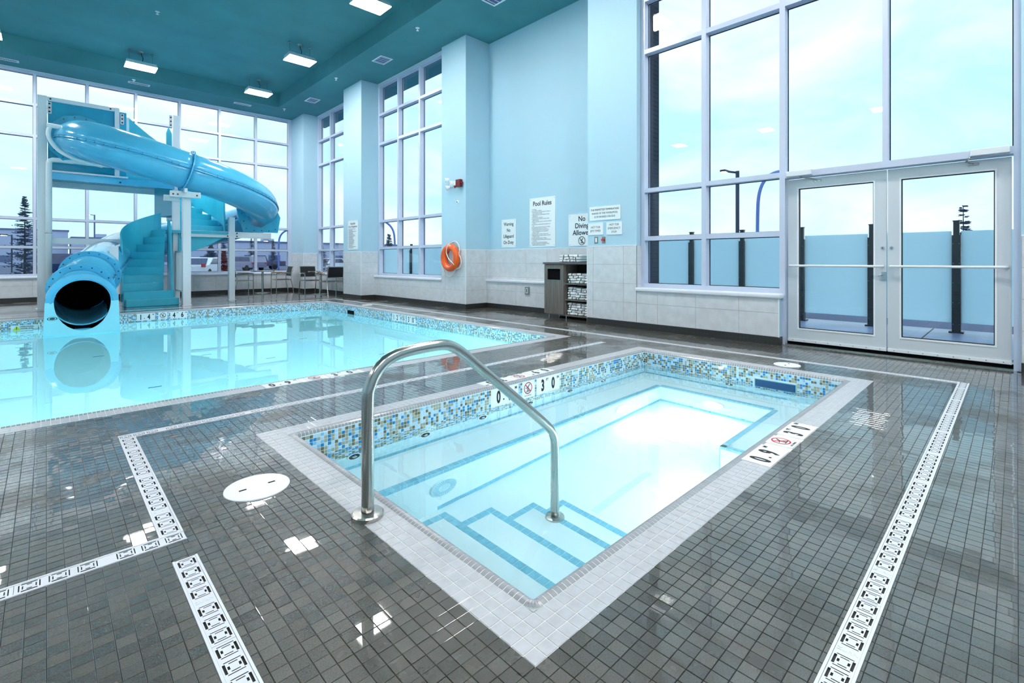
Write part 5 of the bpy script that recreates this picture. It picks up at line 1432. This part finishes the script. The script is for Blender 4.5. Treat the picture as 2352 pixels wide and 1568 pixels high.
# ---- tables and chairs
def table(x, y, label):
    t = thing('bistro_table', label, 'table', (x, y, 0), 'round pedestal tables by the far windows')
    q = MB(); q.lathe([(.001, .745), (.36, .745), (.365, .738), (.365, .722), (.36, .715), (.001, .715)], (x, y, 0), 36); q.build('table_top', 'table_top', t)
    q = MB(); q.lathe([(.366, .740), (.368, .730), (.366, .718)], (x, y, 0), 36); q.build('top_edge', 'steel', t)
    q = MB(); q.cyl((x, y, .02), (x, y, .715), .036, n=18); q.build('pedestal', 'steel', t, smooth=False)
    q = MB(); q.lathe([(.036, .03), (.22, .018), (.235, .010), (.235, .0)], (x, y, 0), 32); q.build('base_disc', 'steel', t)
table(5.23, 17.50, 'round pedestal table between two chairs at the far corner window')
table(6.35, 15.50, 'round pedestal table mostly hidden by chairs beside the pillar')
ch0 = thing('patio_chair', 'x', 'chair', (0, 0, 0), 'metal frame chairs with black backs')
q = MB(); q.box(-.24, .24, -.23, .23, .425, .445); q.build('seat', 'mesh_black', ch0, bevel=.008)
q = MB(); q.box(-.255, .255, -.245, -.22, .415, .445); q.box(-.255, .255, .22, .245, .415, .445); q.box(-.265, -.24, -.22, .22, .415, .445); q.box(.24, .265, -.22, .22, .415, .445); q.build('seat_frame', 'steel', ch0)
for sx in (-1, 1):
    q = MB(); q.tube([(sx * .265, .24, .0), (sx * .265, .235, .645)], .016, 8); q.build('leg', 'steel', ch0)
    q = MB(); q.tube([(sx * .265, -.33, .0), (sx * .262, -.24, .42), (sx * .255, -.255, .62), (sx * .25, -.315, .885)], .016, 8); q.build('leg', 'steel', ch0)
    q = MB(); q.tube([(sx * .268, .245, .645), (sx * .272, .10, .668), (sx * .268, -.26, .64)], .017, 8); q.build('armrest', 'steel', ch0)
    MB().box(sx * .27 - .026, sx * .27 + .026, -.10, .25, .672, .688).build('arm_pad', 'wood_arm', ch0, bevel=.004)
q = MB(); q.prism([(-.262, .56), (-.245, .56), (-.305, .87), (-.322, .87)], 'x', -.235, .235); q.build('backrest', 'mesh_black', ch0)
q = MB(); q.tube([(-.25, -.315, .885), (.25, -.315, .885)], .014, 8); q.tube([(-.25, -.258, .555), (.25, -.258, .555)], .012, 8); q.build('back_frame', 'steel', ch0)
CH = [(4.62, 17.45, -90, 'metal chair with black back nearest the slide at the corner table'), (5.86, 17.62, 90, 'metal chair with black back nearest the corner pillar'), (6.30, 16.15, 178, 'metal chair facing the pool behind the hidden table'), (6.45, 14.88, 2, 'metal chair turned its black back to the pool beside the pillar')]
for k, (x, y, a, lab) in enumerate(CH):
    c_ = ch0 if k == 0 else copy_tree(ch0)
    c_['label'] = lab; c_.location = (x, y, 0); c_.rotation_euler = (0, 0, math.radians(a))

# ================================================================== OUTSIDE
g_ = MB(); g_.box(-120, 160, YF + .3, 260, -.30, -.15); g_.box(7.48, 160, -80, YF + .3, -.30, -.15); g_.build('ground', 'asphalt', kind='structure')
MB().box(7.13, 10.45, -8, 18.5, -.15, -.012).build('patio', 'patio', kind='structure')
q = MB(); q.box(8.0, 10.4, .93, .945, -.013, -.008); q.build('trim_5', 'gasket', kind='structure')
# frosted screen fence
XF = 10.05
fps = [-.415, .64, 1.695, 2.75, 3.805, 4.86, 5.915, 13.9, 16.0, 18.1]
names = {.64: 'black fence post right behind the right door leaf', 1.695: 'black fence post seen beside the door meeting stile', 2.75: 'black fence post at the hinge side of the left door', 3.805: 'black fence post behind the second window bay', 4.86: 'black fence post behind the window bay by the pillar', -.415: 'black fence post hidden just beyond the right door jamb', 5.915: 'black fence post hidden behind the sign pillar', 13.9: 'black fence post hidden behind the life ring pillar', 16.0: 'lone black fence post seen through the window left of the life ring', 18.1: 'black fence post ending the frosted fence by the far corner'}
proto = None
for y in fps:
    lab = names.get(round(y, 3))
    if proto is None:
        proto = thing('fence_post', lab, 'post', (XF, y, 0), 'posts of the frosted glass fence')
        MB().box(XF - .06, XF + .06, y - .05, y + .05, 0, 1.48).build('post_sleeve', 'fence_black', proto); MB().box(XF - .035, XF + .035, y - .035, y + .035, 1.48, 1.69).build('post_tip', 'fence_black', proto)
        q = MB(); q.box(XF - .042, XF + .042, y - .042, y + .042, 1.69, 1.705); q.build('post_cap', 'fence_black', proto); MB().box(XF - .085, XF + .085, y - .085, y + .085, -.012, .01).build('post_foot', 'fence_black', proto)
        q = MB()
        for z in (.12, .45, .75, 1.05, 1.35):
            for s in (-1, 1): q.cyl((XF - .06, y + s * .035, z), (XF - .064, y + s * .035, z), .006, n=6)
        q.build('post_screws', 'steel', proto, kind='stuff')
    else:
        o = copy_tree(proto); o.location = (XF, y, 0); o['label'] = lab
PL = ['frosted fence panel rightmost behind the right door leaf', 'frosted fence panel between the posts behind the doors', 'frosted fence panel behind the hinge side of the left door', 'frosted fence panel behind the window bay next to the doors', 'frosted fence panel between the two window bays', 'frosted fence panel ending behind the sign pillar', None,
      'frosted fence panel right of the lone post by the life ring', 'frosted fence panel left of the lone post by the life ring']
for lab, a, b in zip(PL, fps, fps[1:]):
    if lab: MB().box(XF - .006, XF + .006, a + .055, b - .055, .14, 1.545).build('frosted_panel', 'frosted', label=lab, cat='fence panel', group='panels of the frosted fence')
# street lamps
def street_lamp(x, y, h, label, curved, m='pole_dark', r=.09, dirv=(-1, .3)):
    t = thing('street_lamp', label, 'street lamp', (x, y, -.15)); d = Vector((dirv[0], dirv[1], 0)).normalized()
    if curved:
        p = [(x, y, -.15), (x, y, h * .55), tuple(Vector((x, y, h * .8)) + d * .15), tuple(Vector((x, y, h * .94)) + d * .7), tuple(Vector((x, y, h)) + d * 1.6), tuple(Vector((x, y, h * .985)) + d * 2.4)]
        q = MB(); q.tube(spline(p, 6), r, 8); q.build('pole', m, t, smooth=True); e = Vector(p[-1])
    else:
        q = MB(); q.cyl((x, y, -.15), (x, y, h), r, n=10); q.build('pole', m, t); q = MB(); q.tube([(x, y, h - .1), tuple(Vector((x, y, h)) + d * .8)], r * .6, 8); q.build('arm', m, t); e = Vector((x, y, h)) + d * .8
    q = MB(); q.box(e.x - .28, e.x + .28, e.y - .16, e.y + .16, e.z - .06, e.z + .06); q.build('lamp_head', m, t)
    q = MB(); q.box(e.x - .22, e.x + .22, e.y - .12, e.y + .12, e.z - .09, e.z - .06); q.build('lamp_lens', 'lamp_glow' if not curved else 'building', t)
street_lamp(30.84, 11.97, 6.6, 'dark straight street lamp lit above the frosted fence', False, r=.11, dirv=(-.7, .7))
street_lamp(40.2, 14.07, 8.0, 'curved arm street lamp beyond the frosted fence', True, 'pole_blue', .13, (.7, -.72))
street_lamp(20.75, 63.27, 4.9, 'curved street lamp in the car park by the corner window', True, 'pole_blue', .11, (.7, -.7))
street_lamp(6.48, 118.6, 9.5, 'thin distant lamp post over the low building roofs', False, 'building_dark', .12, (-1, 0))
street_lamp(20.84, 65.96, 3.6, 'glowing car park lamp beside the curved lamp', False, 'pole_dark', .06, (-.5, .5))
street_lamp(-2.45, 68.9, 3.6, 'glowing car park lamp at the far left behind the conifer', False, 'pole_dark', .06, (-.5, .5))
# distant buildings
def block(name, label, x0, x1, y0, y1, h, m='building', extra=()):
    t = thing(name, label, 'building', ((x0 + x1) / 2, (y0 + y1) / 2, -.15))
    MB().box(x0, x1, y0, y1, -.15, h).build('wall', m, t); MB().box(x0 - .2, x1 + .2, y0 - .2, y1 + .2, h, h + .35).build('roof_edge', 'building_dark', t)
    for a, b, c_ in extra: MB().box(a, b, y0 + 1, y0 + 4, h + .3, h + c_).build('roof_unit', 'building', t)
    n_ = int((x1 - x0) / 5)
    for k in range(n_): MB().box(x0 + 1.5 + k * 5, x0 + 4 + k * 5, y0 - .08, y0, .6, 2.2).build('window', 'building_dark', t)
block('warehouse', 'long pale warehouse across the car park behind the conifer', -60, 4, 166, 190, 8.3)
block('low_shop', 'low flat roofed shop with rooftop units behind the slide', 4.5, 40, 158, 175, 6.4, 'building', ((9, 11, 1.2), (14, 17, 2.0), (20, 22, 1.0)))
block('grey_hall', 'grey hall behind the parked cars at the corner window', 30, 70, 118, 140, 5.0, 'building', ((36, 38, 1), (44, 47, 1.4)))
# trees
def conifer(x, y, h, w, label, seed, m='needles', dense=1.0, name='conifer'):
    r = random.Random(seed); t = thing(name, label, 'tree', (x, y, -.15), None)
    q = MB(); q.cyl((x, y, -.15), (x, y, h * .97), w * .06, .008, 8); q.build('trunk', 'bark', t)
    q = MB(); n_ = int(240 * dense)
    for k in range(n_):
        f = r.random() ** .8; z = h * (.06 + .92 * f); L = w * (1 - f) * r.uniform(.5, 1.05) + .03; a = r.uniform(0, 2 * math.pi); dr_ = L * r.uniform(-.1, .25)
        e = Vector((math.cos(a), math.sin(a), 0)); tip = Vector((x, y, z)) + e * L + Vector((0, 0, dr_)); n2 = Vector((-e.y, e.x, 0))
        nb = 5
        for s in range(nb):
            p = Vector((x, y, z)).lerp(tip, (s + .6) / nb); l2 = .10 + .16 * L * (1 - s / nb)
            for sg in (-1, 1):
                b_ = p + (n2 * sg * .9 + e * .6 + Vector((0, 0, r.uniform(-.3, .5)))).normalized() * l2; up_ = Vector((0, 0, .02 + .02 * L))
                i = len(q.v); q.v += [tuple(p - up_), tuple(b_), tuple(p + up_ + e * .03)]; q.face((i, i + 1, i + 2))
    q.build('foliage', m, t, kind='stuff')
conifer(-.82, 36.8, 4.6, 1.15, 'dark conifer close to the far windows at the left', 3, dense=.8)
conifer(-2.9, 37.6, 2.0, 1.1, 'low broad evergreen shrub beside the left conifer', 4, dense=1.6, name='shrub')
conifer(8.9, 41.8, 2.3, 1.1, 'bushy evergreen behind the white car', 5, dense=1.3)
conifer(8.19, 35.1, 1.75, .45, 'small red leaved shrub between the slide posts', 6, 'leaves_red', .8, 'red_shrub')
conifer(22.9, 82.0, 4.6, 1.2, 'small spruce left of the curved car park lamp', 7, dense=.7); conifer(25.6, 80.4, 4.2, 1.1, 'small spruce right of the curved car park lamp', 8, dense=.7); conifer(19.5, 84.0, 5.4, 1.6, 'small spruce behind the silver estate car', 9, dense=.8)
conifer(31.0, 76.0, 4.4, 1.9, 'dark tree at the edge of the corner window', 10, dense=1.0); conifer(15.55, 37.75, 2.5, .9, 'leafy sapling seen through the window beside the slide rules', 14, dense=.8)
conifer(15.3, 26.9, 2.75, .8, 'leafy treetop above the fence left of the lone post', 15, dense=.7)
conifer(19.1, 1.07, 2.75, .5, 'thin spruce tip rising above the fence behind the doors', 11, dense=.22, name='sapling')
conifer(38.5, 18.0, 2.55, .8, 'tiny bare sapling tip above the fence by the pillar', 12, dense=.2, name='sapling')
street_lamp(18.15, 31.1, 4.1, 'curved street lamp seen through the window beside the life ring', True, 'pole_blue', .07, (-.7, .7))
# cars
def car(x, y, yaw, paint, label, kind):
    t = thing('parked_car' if kind != 'truck' else 'pickup_truck', label, 'car' if kind != 'truck' else 'truck', (x, y, -.15))
    if kind == 'truck': body = [(-2.8, .45), (-2.8, 1.1), (-.6, 1.12), (-.35, 1.85), (1.0, 1.85), (1.55, 1.2), (2.7, 1.1), (2.8, .5)]; win = [(-.25, 1.22), (-.12, 1.75), (.92, 1.75), (1.35, 1.22)]; w_ = .95
    elif kind == 'suv': body = [(-2.3, .4), (-2.35, 1.0), (-2.1, 1.68), (.6, 1.7), (1.2, 1.1), (2.2, 1.0), (2.3, .45)]; win = [(-2.0, 1.1), (-1.85, 1.58), (.5, 1.6), (.95, 1.1)]; w_ = .92
    else: body = [(-2.2, .35), (-2.25, .85), (-1.5, .95), (-.9, 1.42), (.5, 1.44), (1.2, .95), (2.2, .8), (2.3, .4)]; win = [(-1.3, .98), (-.8, 1.35), (.42, 1.36), (.95, .98)]; w_ = .88
    def add(poly, ya, yb, name, m): 
        q = MB(); q.prism(poly, 'y', ya, yb); return q, name, m
    parts = [add(body, -w_, w_, 'body', paint), add(win, -w_ - .01, w_ + .01, 'side_windows', 'car_glass')]
    q = MB(); b0 = body[2] if kind == 'suv' else (win[0][0] - .12, win[0][1]); 
    if kind == 'suv': q.quad((-2.31, -.7, 1.08), (-2.31, .7, 1.08), (-2.13, .62, 1.6), (-2.13, -.62, 1.6))
    elif kind == 'truck': q.quad((-.57, -.75, 1.2), (-.57, .75, 1.2), (-.40, .7, 1.75), (-.40, -.7, 1.75))
    else: q.quad((-1.52, -.7, .97), (-1.52, .7, .97), (-.95, .62, 1.38), (-.95, -.62, 1.38))
    parts.append((q, 'rear_window', 'car_glass'))
    for sy in (-1, 1):
        q = MB(); xr = body[1][0]; q.box(xr - .03, xr + .08, sy * w_ - .02 - (.2 if sy > 0 else 0), sy * w_ + .02 + (.2 if sy < 0 else 0), .8, 1.0); parts.append((q, 'tail_light', 'tail_red'))
    for wx in (-1.45, 1.45):
        for sy in (-1, 1):
            q = MB(); q.cyl((wx, sy * (w_ - .15), .34), (wx, sy * (w_ + .02), .34), .34, n=18); parts.append((q, 'wheel', 'tyre'))
    R = Matrix.Translation((x, y, -.15)) @ Matrix.Rotation(math.radians(yaw), 4, 'Z')
    for q, nm, m in parts: q.xf(R); q.build(nm, m, t)
car(7.75, 38.6, 60, 'car_white', 'white saloon car parked behind the stairs post', 'car')
car(16.6, 61.5, 110, 'car_silver', 'silver estate car with lit tail lamp behind the corner table', 'suv')
car(20.6, 69.5, 175, 'car_navy', 'dark blue pickup truck behind the silver estate car', 'truck')
car(.9, 46.6, 90, 'car_navy', 'dark van like car behind the slide mouth', 'suv')
car(19.9, 46.0, 30, 'car_white', 'white car seen past the chairs at the corner pillar', 'car')
flush_texts()
